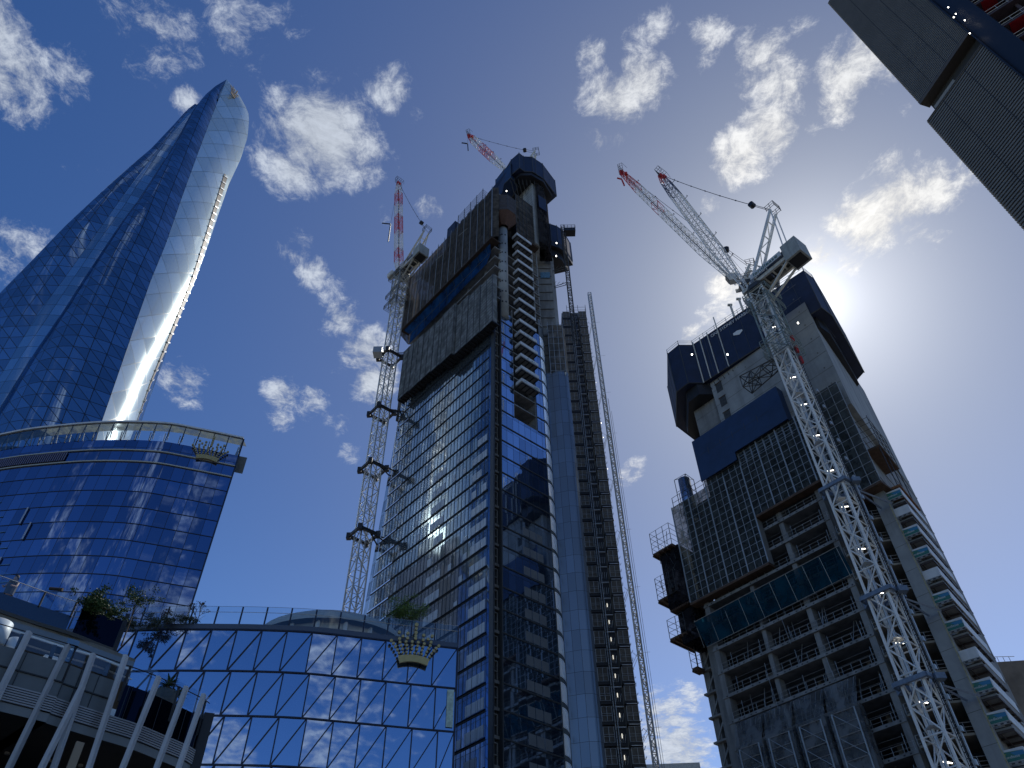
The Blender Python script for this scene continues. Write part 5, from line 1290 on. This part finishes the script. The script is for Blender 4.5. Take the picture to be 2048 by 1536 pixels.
# ================================================================== G: low curved glass podium with diagonal panes
Gp = smooth([(-6.1, 73.8), (-10.2, 72.7), (-15.4, 71.2), (-20.2, 69.9), (-25.3, 69.25), (-28.1, 69.05), (-33.1, 68.8), (-38.5, 68.9), (-46, 69.6), (-55, 71.2)])
TG = thing('glass_podium', 'low curved glass building with panes crossed by dark diagonals and a gold crown emblem', 'building', (-25, 70, 0))
g_gl = glazing('podium_glass', (.36, .45, .60), (.010, .016, .034), w=50, h_=50, line=0, tilt=.016, rough=.02)
gfr = mat('podium_frame', (.012, .018, .04), .35, .3)
PW = 2.42; rowz = [39.3, 35.12, 30.95, 26.75, 22.5, 18.2, 13.9, 9.6, 5.3, 1.0]; np_ = 0
curt = mat('pale_curtain', (.42, .55, .50), .8, var=.25, vscale=3)
for r in range(9):
    zt, zb_ = rowz[r], rowz[r + 1]; offs = (r * .33) % PW
    st = resample(Gp, PW - .0); pts = resample([Gp[0] + (Gp[0] - Gp[1]).normalized() * (-.001)] + Gp[1:], .22)
    js = [pts[0]] + [pts[i] for i in range(int(((PW - offs) % PW) / .22) or 11, len(pts), 11)]
    fr = MB()
    for i in range(len(js) - 1):
        a, b = js[i], js[i + 1]
        pr_ = rnd.uniform(-.012, .012); p2 = rnd.uniform(-.012, .012)
        mb = MB(); mb.quad((b.x, b.y + pr_, zb_ + .05), (a.x, a.y + p2, zb_ + .05), (a.x, a.y - p2, zt - .05), (b.x, b.y - pr_, zt - .05))
        if r < 4: mb.build('glass_panel', g_gl, TG); np_ += 1
        else: fr2 = mb.build('glass_panel', g_gl, TG) if np_ < 0 else None
        fr.bar((a.x, a.y - .05, zb_), (a.x, a.y - .05, zt), .085, .1, (1, 0, 0)); fr.bar((b.x, b.y - .06, zb_), (a.x, a.y - .06, zt), .08, .08, (0, 1, 0))
    for a, b in zip(pts, pts[1:]): fr.bar((a.x, a.y - .06, zt), (b.x, b.y - .06, zt), .12, .12)
    if r >= 4:
        band(pts, zb_, zt, 'glazing_band', g_gl, TG)
    fr.build('pane_frame', gfr, TG)
# drawn curtains behind a few panes, seen through lighter glass
mb = MB()
for (u, z0, z1) in ((2.8, 31.2, 34.6), (1.2, 31.2, 33.6), (.4, 31.2, 34.9)):
    a = Gp[0].lerp(Gp[4], u / 4); 
mb.quad((-6.9, 73.55 - .09, 31.3), (-6.25, 73.7 - .09, 31.3), (-6.25, 73.7 - .09, 34.9), (-6.9, 73.55 - .09, 34.9)); mb.build('curtain', curt, TG)
# balustrade
Gd = resample(Gp, PW)
band(resample(Gp, .5), 39.9, 41.8, 'balustrade_glass', gt, TG, .02)
for i, q in enumerate(Gd):
    mb = MB(); mb.bar((q.x, q.y, 39.3), (q.x, q.y, 41.75), .09, .14, (1, 0, 0)); mb.build('balustrade_post', gfr, TG)
rail3(resample(Gp, 1.), 41.15, .025, 'hand_rail', alu, TG, .06); rail3(resample(Gp, 1.), 41.8, .02, 'glass_edge', alu, TG)
rail3(resample(Gp, 1.), 39.62, .1, 'base_fascia', mat('fascia_blue_grey', (.07, .09, .13), .4, .3), TG, .03, wd=(.1, .5))
mb = MB(); mb.prism([(p.x * 1.004, p.y * 1.004) for p in Gp] + [(-55, 100), (-13, 95), (-8.5, 84)], 39.0, 39.4); mb.build('roof_deck', concrete_d, TG)
mb = MB(); mb.prism([(p.x * 1.01, p.y * 1.01) for p in Gp] + [(-55, 100), (-13, 95), (-8.5, 84)], 0, 38.9); mb.build('inner_wall', dark, TG)
mb = MB(); a = Gp[0]; mb.prism([(a.x, a.y - .1), (a.x + .12, a.y - .1), (a.x - 1.3, a.y + 14), (a.x - 1.5, a.y + 14)], 0, 39.3); mb.build('end_wall', gfr, TG)
ge = at(826, 1331, 73.0); dxy = (Gp[6] - Gp[14]); emblem(TG, ge, Vector((dxy.x, dxy.y, 0)), (0, 0, 1), 5.1)
# round pavilion roof seen through the balustrade
def lens(cx_, cy_, rx, ry, z0, z1, name, m, par, n=40, lip=.5):
    me = bpy.data.meshes.new(name); base = Vector(par['_b']); vs = []; fs = []; prof = [(1, 0), (1.0, lip / (z1 - z0)), (.93, .42), (.75, .72), (.5, .9), (.25, .98), (.02, 1.)]
    for f, hh in prof:
        for k in range(n): t = 2 * math.pi * k / n; vs.append(Vector((cx_ + rx * f * math.cos(t), cy_ + ry * f * math.sin(t), z0 + (z1 - z0) * hh)) - base)
    for i in range(len(prof) - 1):
        for k in range(n): j = (k + 1) % n; fs.append((i * n + k, i * n + j, (i + 1) * n + j, (i + 1) * n + k))
    me.from_pydata(vs, [], fs); me.materials.append(m); o = bpy.data.objects.new(name, me); COL.objects.link(o); o.parent = par; o['_b'] = tuple(base)
    for p in me.polygons: p.use_smooth = True
    return o
pav = thing('roof_pavilion', 'low round pavilion with a shallow pale dome behind the long clear roof balustrade', 'pavilion', (-22, 84, 39.4))
pz = at(560, 1217, 77).z
lens(-22.0, 84, 8.8, 7, pz + 1.2, pz + 3.9, 'dome', mat('pale_dome', (.34, .36, .35), .6, var=.1), pav, lip=.35)
mb = MB(); mb.prism([(-22 + 7.6 * math.cos(k * .3927), 84 + 6 * math.sin(k * .3927)) for k in range(16)], 39.4, pz + 1.2); mb.build('pavilion_wall', mat('pavilion_wall', (.28, .29, .28), .7, var=.15), pav)
mb = MB()
for k in range(16): t = k * .3927 + math.pi; mb.bar((-22 + 7.8 * math.cos(t), 84 + 6.2 * math.sin(t), 39.4), (-22 + 7.8 * math.cos(t), 84 + 6.2 * math.sin(t), pz + 1.2), .25, .5)
mb.build('pavilion_post', white_p, pav)

# ================================================================== H: terrace building, lower left
def ext(pts, k=1.0):
    a, b = Vector(pts[0]), Vector(pts[1]); return [a + (a - b).normalized() * 14] + [Vector(p) for p in pts]
HL = smooth([tuple(v) for v in ext([(-15.1, 22.2), (-14.4, 22.8), (-13.9, 23.4), (-13.1, 24.3), (-12.4, 25.1), (-11.8, 26.1), (-11.35, 26.9), (-11.2, 27.35)])], 4)[::-1]
sc2 = 1.22
HU = smooth([tuple(v) for v in ext([(-16.8 * sc2, 22.4 * sc2), (-16.0 * sc2, 23.2 * sc2), (-15.1 * sc2, 24.0 * sc2), (-14.5 * sc2, 24.75 * sc2), (-14.15 * sc2, 25.15 * sc2)])], 5)[::-1]
TH = thing('terrace_building', 'curved terraced pavilion at lower left with black parapets, grey louvres and pale slanting fins', 'building', (-15, 27, 0))
par_bl = glazing('black_parapet_glass', (.006, .009, .016), (.001, .002, .005), w=3.2, h_=50, line=.015, tilt=.004, rough=.05)
par_nv = glazing('navy_parapet', (.05, .065, .09), (.012, .022, .036), w=5, h_=50, line=.01, tilt=.004, rough=.25)
def zt_(t, D): return t * D + CAMZ
Dh = 28.3
def zline(tan): return zt_(tan, Dh)
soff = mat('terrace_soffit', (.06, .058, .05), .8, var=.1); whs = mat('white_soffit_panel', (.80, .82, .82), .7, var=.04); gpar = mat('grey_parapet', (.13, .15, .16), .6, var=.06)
zA_ = 11.285                                       # underside of the lower terrace edge
azR = lambda p: math.degrees(math.atan2(p.x, p.y))
ring = [p for p in HL]
def zat(tan_, p): return tan_ * p.length + CAMZ
# lower tier bands, measured as slopes above the fascia
tb = .3473
z_fas = 11.54; z_lou = 12.03; z_mid = 12.5; z_par = 13.1
band(ring, zA_, z_fas, 'fascia', mat('grey_fascia', (.20, .22, .23), .6, var=.06), TH, .0)
mb = MB()
for i in range(7):
    z = z_fas + .05 + i * (z_lou - z_fas) / 7
    for a, b in zip(ring, ring[1:]): mb.bar((a.x, a.y, z), (b.x, b.y, z), .12, .045)
mb.build('louvre_slat', mat('louvre_grey', (.30, .30, .31), .5, .3), TH); band(ring, z_fas, z_lou, 'louvre_back', black, TH, -.15)
lef = [p for p in ring if azR(p) < -27.9]; rgt = [p for p in ring if azR(p) >= -28.2]
band(lef, z_lou, z_par, 'parapet', gpar, TH, .0); band(rgt, z_lou, z_par, 'parapet', par_bl, TH, .0)
rail3(lef, z_mid, .02, 'shadow_gap', black, TH, .02, wd=(.05, .04))
mb = MB()
for i in range(0, len(ring), 2): a = ring[i]; n = norm_at(ring, i); mb.bar((a.x + n.x * .03, a.y + n.y * .03, z_lou), (a.x + n.x * .03, a.y + n.y * .03, z_par), .02, .015)
mb.build('panel_joint', black, TH)
mb = MB(); 
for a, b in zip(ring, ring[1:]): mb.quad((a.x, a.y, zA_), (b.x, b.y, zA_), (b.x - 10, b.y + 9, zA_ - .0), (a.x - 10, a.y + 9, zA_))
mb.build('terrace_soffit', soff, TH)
band(ring, z_par + .05, z_par + .78, 'balustrade_glass', gt, TH, .0)
for i in range(1, len(ring), 7):
    a = ring[i]; mb = MB(); mb.bar((a.x, a.y - .06, z_par - .6), (a.x, a.y - .06, z_par + .6), .05, .07, (1, 0, 0)); mb.build('balustrade_post', black, TH)
rail3(ring, z_par + .55, .018, 'hand_rail', black, TH, .1)
# dark end wall
a = ring[0]; mb = MB(); mb.prism([(a.x, a.y), (a.x + .32, a.y + .12), (a.x - 4.2, a.y + 10), (a.x - 5, a.y + 9)], 0, z_par + .25); mb.build('end_wall', black, TH)
mb = MB(); mb.prism([(-23, 20), (-19.5, 25), (-16, 28.5), (-20, 35), (-32, 30)], 0, zA_); mb.build('inner_wall', dark, TH)
mb = MB(); rg = [p * .0 + p for p in ring if azR(p) < -27]
for a, b in zip(rg, rg[1:]): mb.quad((a.x - .6, a.y + .6, 8.2), (b.x - .6, b.y + .6, 8.2), (b.x - .6, b.y + .6, 9.5), (a.x - .6, a.y + .6, 9.5))
mb.build('lower_glass', glazing('lower_shopfront', (.25, .3, .36), (.06, .07, .08), w=3, h_=50, line=.03, tilt=.01), TH)
# white room behind the lower terrace and its ceiling
mid = [p * 1.13 for p in HL if azR(p) < -27.5]
z_c = .4369 * 31.5 + CAMZ
mb = MB()
for p, q in zip(mid, mid[1:]): mb.quad((p.x, p.y, z_par - 1), (q.x, q.y, z_par - 1), (q.x, q.y, z_par + .55), (p.x, p.y, z_par + .55))
mb.build('white_dado', whs, TH)
zT1 = .4882 * 34.1 + CAMZ
# upper tier
zU = .4505 * HU[1].length + CAMZ; zUt = .4915 * HU[1].length + CAMZ
upc = [p for p in HU]
band([p for p in upc if azR(p) < -32.4], zU + .12, zT1, 'parapet', par_nv, TH); band([p for p in upc if azR(p) >= -32.6], zU + .12, zUt, 'parapet', par_bl, TH)
rail3(upc, zU + .05, .05, 'parapet_edge', mat('dark_olive_trim', (.045, .045, .04), .5), TH, .03, wd=(.14, .14))
mb = MB()
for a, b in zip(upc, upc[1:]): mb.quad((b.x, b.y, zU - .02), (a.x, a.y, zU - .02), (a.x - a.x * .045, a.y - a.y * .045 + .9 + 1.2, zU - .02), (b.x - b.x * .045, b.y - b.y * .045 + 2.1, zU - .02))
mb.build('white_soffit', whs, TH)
inn = [Vector((p.x - p.x * .045, p.y - p.y * .045 + 2.1)) for p in upc]
mb = MB()
for a, b in zip(inn, inn[1:]): mb.quad((b.x, b.y, zU - .45), (a.x, a.y, zU - .45), (a.x, a.y, zU), (b.x, b.y, zU)); mb.quad((b.x, b.y, zU - .45), (a.x, a.y, zU - .45), (a.x - 4, a.y + 8, zU - .45), (b.x - 4, b.y + 8, zU - .45))
mb.build('inner_ceiling', mat('grey_ceiling', (.16, .165, .155), .8, var=.08), TH)
mb = MB()
for a, b in zip(inn, inn[1:]): mb.bar((a.x - .3, a.y + .8, zU - .52), (b.x - .3, b.y + .8, zU - .52), .07, .05)
for a, b in zip(inn, inn[1:]): mb.bar((a.x, a.y, zU - .5), (b.x, b.y, zU - .5), .08, .08)
mb.build('ceiling_line', mat('bright_line', (.8, .82, .82), .5), TH)
mb = MB()
for i in range(0, len(upc), 2): a, c = upc[i], inn[i]; mb.bar((a.x, a.y, zU - .03), (c.x, c.y, zU - .03), .03, .02)
mb.build('panel_joint', gpar, TH)
a = upc[0]; mb = MB(); mb.prism([(a.x, a.y), (a.x + .15, a.y + .1), (a.x - 5, a.y + 9), (a.x - 5.3, a.y + 9)], zU - .9, zUt + .35); mb.build('end_wall', black, TH)
upl = [p for p in upc if azR(p) < -32.3]
band(upl, zT1 + .03, zT1 + .85, 'balustrade_glass', gt, TH, .0); band([p for p in upc if azR(p) >= -32.5], zUt + .03, zUt + .4, 'balustrade_glass', gt, TH, .0)
for i in range(0, len(upl), 5):
    a = upl[i]; mb = MB(); mb.bar((a.x, a.y - .06, zT1 - .05), (a.x, a.y - .06, zT1 + .62), .045, .07, (1, 0, 0)); mb.build('balustrade_post', black, TH)
rail3(upl, zT1 + .6, .018, 'hand_rail', alu, TH, .08)
mb = MB(); mb.prism([(p.x, p.y + .2) for p in upc] + [(-45, 40), (-25, 44)], zU - .3, zU); mb.build('roof_deck', concrete_d, TH)
# lampshades / white drums under the ceiling
for (x, y, r_) in ((-8, 1266, .42), (26, 1302, .3)):
    p = at(x, y, 31.5); mb = MB(); mb.tube(p - Vector((0, 0, .4)), p + Vector((0, 0, .4)), r_, 24); tag(mb.build('drum_lamp', white_p, None, loc=p, smooth=True), 'large white drum lamp under the terrace ceiling, at the very left edge' if r_ > .5 else 'smaller white drum lamp under the terrace ceiling, right of the large one', 'lamp', 'drum lamps')
for (x0, y0_, x1, y1_) in ((100, 1315, 92, 1345), (115, 1318, 106, 1348), (32, 1290, 18, 1318)):
    a, b = at(x0, y0_, 32.5), at(x1, y1_, 32.5); mb = MB(); mb.bar(a, Vector((a.x, a.y, z_par)), .45, .3); mb.build('white_pillar', white_p, TH)
# fins
fin_px = [((252, 1311), (178, 1536), .26), ((318, 1354), (245, 1536), .26), ((373, 1374), (313, 1536), .26), ((408, 1389), (357, 1536), .24), ((187, 1308), (107, 1536), .26), ((137, 1290), (18, 1536), .26), ((59, 1264), (-75, 1536), .26), ((-15, 1235), (-160, 1500), .26)]
fm = mat('pale_fin', (.48, .50, .53), .5, var=.1, vscale=.8, stain=.2)
for (t0, b0, wd) in fin_px:
    D_ = 27.2 - (0 if t0[0] > 200 else (200 - t0[0]) * .004); a = at(*t0, D_); b = at(*b0, D_); d = (b - a); f = (a.z - 0) / (a.z - b.z); foot = a + d * f; foot.z = 0
    mb = MB(); mb.bar(a, foot, .12, wd * .72, (0, 1, 0)); mb.build('fin', fm, TH)
a, b = at(165, 1372, 26.9), at(83, 1536, 26.9); mb = MB(); f = a.z / (a.z - b.z); ft_ = a + (b - a) * f; ft_.z = 0; mb.bar(a, ft_, .12, .18, (0, 1, 0)); mb.build('fin', fm, TH)
mb = MB()
for x, y in ((128, 1292), (120, 1284)): pass
for (t0, b0) in (((178, 1318), (140, 1420)), ((45, 1268), (20, 1330)), ((110, 1290), (78, 1375))): mb.bar(at(*t0, 27.9), at(*b0, 27.9), .05, .12)
mb.build('black_stay', black, TH)
for x, y in ((114, 1482), (180, 1480), (19, 1496)):
    p = at(x, y, 30); p.z = zA_ - .05; mb = MB(); mb.tube(p - Vector((0, 0, .03)), p + Vector((0, 0, .03)), .08, 8); mb.build('downlight', mat('downlight', (.4, .38, .32), .5), TH)
# heater / lantern hanging at bottom
p = at(146, 1524, 24); mb = MB(); mb.bar(p + Vector((0, 0, .5)), p - Vector((0, 0, .8)), .2, .08); mb.build('light_slot', mat('warm_board', (.30, .24, .17), .7), TH)

# ================================================================== planting
def foliage(mb, c, rad, n, s, flat=1., rs=None):
    rs = rs or rnd
    cl_ = [Vector((rs.gauss(0, .5), rs.gauss(0, .5), rs.gauss(0, .42) * flat)) for _ in range(max(3, n // 40))]
    for i in range(n):
        k = rs.choice(cl_); p = Vector(c) + Vector((k.x * rad[0], k.y * rad[1], k.z * rad[2])) + Vector((rs.gauss(0, .16) * rad[0], rs.gauss(0, .16) * rad[1], rs.gauss(0, .14) * rad[2]))
        d = Vector((rs.gauss(0, 1), rs.gauss(0, 1), rs.gauss(0, .7))).normalized(); e = d.orthogonal().normalized() * s * .45; d *= s
        mb.quad(p - d * .5, p + e * .6, p + d * .5, p - e * .6)
def shrub(x, y, D, rad, n, s, m, label, base_z, name='shrub', cat='shrub', grp='plants on the terraces', branch=8, seed=1):
    rs = random.Random(seed); c = at(x, y, D); t = thing(name, label, cat, (c.x, c.y, base_z), grp)
    mb = MB(); foliage(mb, c, rad, n, s, rs=rs); mb.build('crown', m, t)
    mb = MB(); b0 = Vector((c.x, c.y, base_z)); mb.tube(b0, b0.lerp(c, .6), s * .35, 6, s * .25)
    for i in range(branch): q = c + Vector((rs.gauss(0, .45) * rad[0], rs.gauss(0, .4) * rad[1], rs.gauss(.1, .4) * rad[2])); mb.tube(b0.lerp(c, .45 + .3 * rs.random()), q, s * .14, 4, s * .06)
    mb.build('trunk', bark, t); return t
shrub(196, 1206, 34.2, (.62, .6, .42), 2600, .11, leaf, 'dark leafy shrub in the middle of the black planter on the upper terrace', zUt - .3, seed=3)
shrub(278, 1196, 37, (.62, .6, .7), 1100, .10, leaf, 'airy young tree right of the dark shrub, rising above the end of the black planter', zUt - .3, seed=9)
shrub(812, 1222, 76, (1.7, 1.3, 1.25), 3600, .2, leaf_l, 'bright green round bush above the gold crown emblem on the balustraded roof', 39.4, seed=5)
shrub(226, 1224, 34, (.5, .4, .26), 900, .10, leaf, 'low dark shrub trailing over the right corner of the black planter', zUt - .3, seed=21)
for x, y, rr, lab, sd_ in ((300, 1245, 1.3, 'low silvery shrub behind the balustrade, second from the black planter wall', 31), (335, 1240, 1.5, 'rounded shrub behind the balustrade, below the bare twigs of the two leafless trees', 32), (382, 1243, 1.5, 'dense shrub behind the balustrade just left of the round pavilion', 33), (262, 1248, 1.0, 'small shrub behind the balustrade, nearest the black planter wall', 34)):
    shrub(x, y, 76, (rr * .8, .9, .6), 1200, .15, mat('grey_leaf', (.06, .085, .06), .7, var=.4, vscale=3), lab, 39.4, seed=sd_)
def bare_tree(x, y, D, ht, label, seed, base_z=39.4):
    rs = random.Random(seed); c = at(x, y, D); t = thing('bare_tree', label, 'tree', (c.x, c.y, base_z), 'leafless trees'); mb = MB(); tr = MB()
    def grow(p, d, L, r, k):
        q = p + d * L; (tr if k == 0 else mb).tube(p, q, r, 4, r * .7)
        if k < 6:
            for _ in range(3 if k in (1, 2) else 2):
                e = (d + Vector((rs.gauss(0, .42), rs.gauss(0, .42), rs.gauss(.08, .25)))).normalized(); grow(q, e, L * rs.uniform(.62, .85), r * .66, k + 1)
        elif rs.random() < .5: mb.tube(q, q + Vector((rs.gauss(0, .06), rs.gauss(0, .06), -.09)), .03)
    grow(Vector((c.x, c.y, base_z)), Vector((0, 0, 1)), (c.z + ht - base_z) * .26, .09, 0)
    tr.build('trunk', bark, t); mb.build('crown', bark, t)
bare_tree(402, 1215, 76, 1.2, 'leafless tree against the bright sky behind the balustrade, right of the dark blue wing', 4)
bare_tree(330, 1215, 76, .3, 'leafless tree standing in front of the dark blue wing, behind the balustrade', 8)
def yucca(x, y, D, s, label, seed, pot=True, n=70):
    rs = random.Random(seed); c = at(x, y, D); bz_ = z_par - .55 if pot else c.z - .6 * s; t = thing('spiky_plant', label, 'potted plant', (c.x, c.y, bz_), 'spiky plants'); mb = MB()
    for i in range(n):
        a = rs.uniform(0, 6.28); e = rs.uniform(-.5, 1.3); L = s * rs.uniform(.6, 1.05); d = Vector((math.cos(a) * math.cos(e), math.sin(a) * math.cos(e), math.sin(e))); sd_ = d.cross(Vector((0, 0, 1))).normalized() * .035 * s
        m_ = c + d * L * .55; tp_ = c + d * L + Vector((0, 0, -.22 * L)); mb.quad(c - sd_, c + sd_, m_ + sd_ * 1.2, m_ - sd_ * 1.2); mb.tri(m_ - sd_ * 1.2, m_ + sd_ * 1.2, tp_)
    mb.build('leaves', leaf, t); mb = MB(); mb.tube((c.x, c.y, bz_ + .4), c, .07, 6); mb.build('trunk', bark, t)
    if pot: mb = MB(); mb.tube((c.x, c.y, bz_), (c.x, c.y, c.z - .35 * s), .30, 16, .38); mb.build('pot', mat('stone_pot', (.13, .125, .11), .8, var=.15), t, smooth=True)
yucca(336, 1372, 29.5, .62, 'spiky yucca in a tall grey pot between two pale fins on the lower terrace', 2)
yucca(318, 1392, 29.8, .45, 'arching grassy plant left of the grey pot on the lower terrace', 3, False, 50)
yucca(354, 1392, 29.8, .5, 'arching grassy plant right of the grey pot on the lower terrace', 5, False, 50)
shrub(292, 1385, 29.5, (.28, .25, .15), 300, .07, leaf, 'little round shrub on the lower terrace, left of the yucca and its pot', z_par - .3, seed=12)
# people at the upper rail
skin = mat('skin', (.35, .2, .14), .6); hair = mat('dark_hair', (.02, .015, .012), .8)
def person(x, y, D, label, top_m, seed):
    c = at(x, y, D); fl = c.z - 1.66; rs = random.Random(seed)
    me = bpy.data.meshes.new('person')
    J = {'pel': (0, 0, .95, .15), 'ch': (0, 0, 1.3, .17), 'nk': (0, 0, 1.5, .055), 'hd': (0, -.02, 1.63, .095), 'tp': (0, -.02, 1.72, .07), 'kl': (-.1, -.02, .5, .07), 'kr': (.1, 0, .5, .07), 'al': (-.1, 0, .06, .05), 'ar': (.1, 0, .06, .05), 'fl': (-.1, -.14, .03, .035), 'fr': (.1, -.14, .03, .035),
         'sl': (-.2, 0, 1.42, .06), 'sr': (.2, 0, 1.42, .06), 'el': (-.25, -.12, 1.16, .045), 'er': (.25, -.12, 1.16, .045), 'hl': (-.16, -.36, 1.1, .035), 'hr': (.16, -.36, 1.1, .035)}
    E_ = ['pel ch', 'ch nk', 'nk hd', 'hd tp', 'pel kl', 'kl al', 'al fl', 'pel kr', 'kr ar', 'ar fr', 'ch sl', 'sl el', 'el hl', 'ch sr', 'sr er', 'er hr']
    ks = list(J); me.from_pydata([J[k][:3] for k in ks], [tuple(ks.index(q) for q in e.split()) for e in E_], [])
    o = bpy.data.objects.new('person', me); COL.objects.link(o); o.location = (c.x, c.y, fl)
    m_ = o.modifiers.new('s', 'SKIN'); 
    for i, k in enumerate(ks): v = me.skin_vertices[0].data[i]; v.radius = (J[k][3], J[k][3])
    me.skin_vertices[0].data[0].use_root = True
    s_ = o.modifiers.new('u', 'SUBSURF'); s_.levels = 2; s_.render_levels = 2; me.materials.append(skin)
    dg = bpy.context.evaluated_depsgraph_get(); m2 = bpy.data.meshes.new_from_object(o.evaluated_get(dg)); o.modifiers.clear(); o.data = m2; m2.name = 'person'
    m2.materials.clear(); m2.materials.append(skin); o['_b'] = (c.x, c.y, fl)
    for p in m2.polygons: p.use_smooth = True
    mb = MB(); b = Vector((c.x, c.y, fl)); mb.tube(b + Vector((0, 0, .85)), b + Vector((0, 0, 1.47)), .2, 10, .21); mb.build('shirt', top_m, o)
    mb = MB(); mb.tube(b + Vector((0, .02, 1.62)), b + Vector((0, .02, 1.78)), .11, 10, .08); mb.build('hair', hair, o, smooth=True)
    tag(o, label, 'person', 'people at the upper terrace rail')
person(33, 1156, 35.6, 'dark haired person seen only as a head above the upper terrace balustrade', mat('dark_shirt', (.03, .03, .035), .8), 1)
cush = MB(); q = at(113, 1177, 34.0); cush.tube(q - Vector((.28, 0, 0)), q + Vector((.28, 0, -.06)), .07, 8)
tag(cush.build('rolled_cushion', mat('dark_brown_cloth', (.03, .022, .02), .8), None, loc=q), 'dark brown roll lying on the rail of the upper terrace balustrade', 'cushion')

# ================================================================== D: slatted tower at the top right, and its red balconied neighbour
D1 = Vector((46.5, 38.0, 0)); D2 = Vector((48.9, 30.4, 0)); DF = Fr((D1.x, D1.y), math.degrees(math.atan2(D2.x - D1.x, D2.y - D1.y)), 1)
WD = (D2 - D1).length
TD = thing('slatted_tower', 'dark tower edge clad in fine grey brown slats, cut off by the top right corner', 'skyscraper', (D1.x, D1.y, 0))
DN = DF.n.copy()
if DN.dot(D1) > 0: DN = -DN; DF.n = DN
slm = mat('grey_brown_slat', (.19, .185, .17), .7, var=.08, vscale=.4); topz = at(1655, 8, D1.length).z
step_z = at(1843, 208, D1.length).z
def slats(u0, u1, z0, z1, dz, name, m, w=.0):
    mb = MB(); z = z0
    while z < z1: DF.box(mb, u0, u1, z, z + dz * .55, w - .02, w + .14); z += dz
    return mb.build(name, m, TD)
mb = MB(); DF.box(mb, 0.1, WD, step_z + .1, topz, -9, -.02); DF.box(mb, -.62 + .1, WD, 0, step_z - 3.0, -9, -.02); DF.box(mb, 0.25, WD, step_z - 3.1, step_z + .2, -9, -.9); mb.build('core_wall', mat('slat_backing', (.05, .05, .048), .9), TD)
slats(0, WD, step_z + .3, topz, .30, 'slat_cladding', slm); slats(-.65, WD, step_z - 62, step_z - 3.0, .42, 'slat_cladding', slm)
mb = MB(); DF.box(mb, -.05, WD, step_z - .25, step_z + .28, -1.0, .3); DF.box(mb, -.7, WD, step_z - 3.1, step_z - 2.95, -.6, .2); mb.build('cornice', mat('brown_trim', (.10, .085, .07), .6), TD)
mb = MB(); DF.box(mb, 0.4, 3.6, step_z - 2.5, step_z - 1.0, -.9, -.82); mb.build('pale_panel', mat('pale_grey_panel', (.34, .34, .33), .6, var=.1), TD)
mb = MB()
for u in (2.2, 4.6, 6.6): DF.box(mb, u, u + .04, step_z + .3, topz, .145, .16)
for u in (1.8, 5.2): DF.box(mb, u, u + .05, step_z - 62, step_z - 3, .145, .16)
mb.build('panel_joint', black, TD)
mb = MB(); z = step_z - 60
while z < topz:
    if not (step_z - 3.1 < z < step_z + .3): DF.box(mb, (-.12 if z > step_z else -.78), (.02 if z > step_z else -.64), z, z + .22, -.5, .12)
    z += .42
mb.build('slat_end', mat('sunlit_slat_end', (.30, .26, .19), .6), TD)  # lighter tan puts the sunlight on the slat ends into their colour
mb = MB(); DF.box(mb, WD, WD + .15, 0, topz + 20, -.4, .35); DF.box(mb, WD + .15, WD + 2.2, 0, topz + 20, -.3, .05)
mb.build('blue_glass_strip', glazing('dark_blue_strip', (.05, .10, .22), (.003, .012, .04), w=2.2, h_=3.2, line=.05, tilt=.02), TD)
TR = thing('red_balcony_tower', 'tower with rows of red balcony undersides in the extreme top right corner', 'skyscraper', (D2.x + 1, D2.y, 0))
o_ = DF.p(WD + 2.2, 0, 0); RA = azd(75)
RFm = Fr((o_.x, o_.y), 128, 1)
if RFm.n.dot(Vector(o_)) > 0: RFm.n = -RFm.n
redb = mat('red_soffit', (.36, .012, .02), .5, var=.15); rdm = mat('dark_mauve', (.07, .05, .06), .7, var=.2)
mb = MB(); RFm.box(mb, 0, 15, 0, 175, -8, -1.6); mb.build('facade_wall', mat('teal_dark_wall', (.03, .045, .055), .5, var=.3), TR)
rs_ = random.Random(4)
z = 62.0; kk = 0
while z < 128:
    mb = MB(); RFm.box(mb, 0, 15, z, z + .22, -1.7, 0); sl3 = mb.build('balcony_slab', rdm, TR)
    mb = MB()
    for u in range(0, 15, 3):
        if (u // 3 + kk) % 2 == 0: RFm.box(mb, u + .5, u + 1.9, z - .06, z - .01, -1.5, -.1)
    mb.build('red_soffit_panel', redb, sl3)
    mb = MB()
    for hh in (.5, 1.05): mb.tube(RFm.p(0, z + hh, -.05), RFm.p(15, z + hh, -.05), .03)
    for u in range(0, 15, 1): mb.tube(RFm.p(u, z + .2, -.05), RFm.p(u, z + 1.1, -.05), .02)
    mb.build('guard_rail', alu, sl3)
    mb = MB()
    for u in range(0, 15, 3): RFm.box(mb, u + 2.3 + (kk % 2) * .4, u + 2.6 + (kk % 2) * .4, z + .22, z + 3.1, -1.5, -.6)
    mb.build('party_fin', rdm, sl3); z += 3.1; kk += 1
for x, y in ((1897, 15), (1912, 28), (1908, 35), (1930, 41), (1940, 67)):
    p = at(x, y, 56.5); mb = MB(); mb.tube(p, p + Vector((0, 0, .12)), .06, 6); mb.build('work_lamp', lampm, TD)
# far low building glimpsed between the towers at the bottom
fb = MB(); a, b = at(1278, 1530, 320), at(1330, 1545, 320); fb.prism([(a.x - 6, a.y), (b.x + 14, b.y), (b.x + 14, b.y + 30), (a.x - 6, a.y + 30)], 0, a.z)
tag(fb.build('distant_building', mat('pale_distant', (.4, .4, .38), .8, var=.2), None, loc=(a.x, a.y, 0)), 'pale low roofline far away between the two unfinished towers', 'building')
for o in bpy.data.objects:
    if '_b' in o: del o['_b']
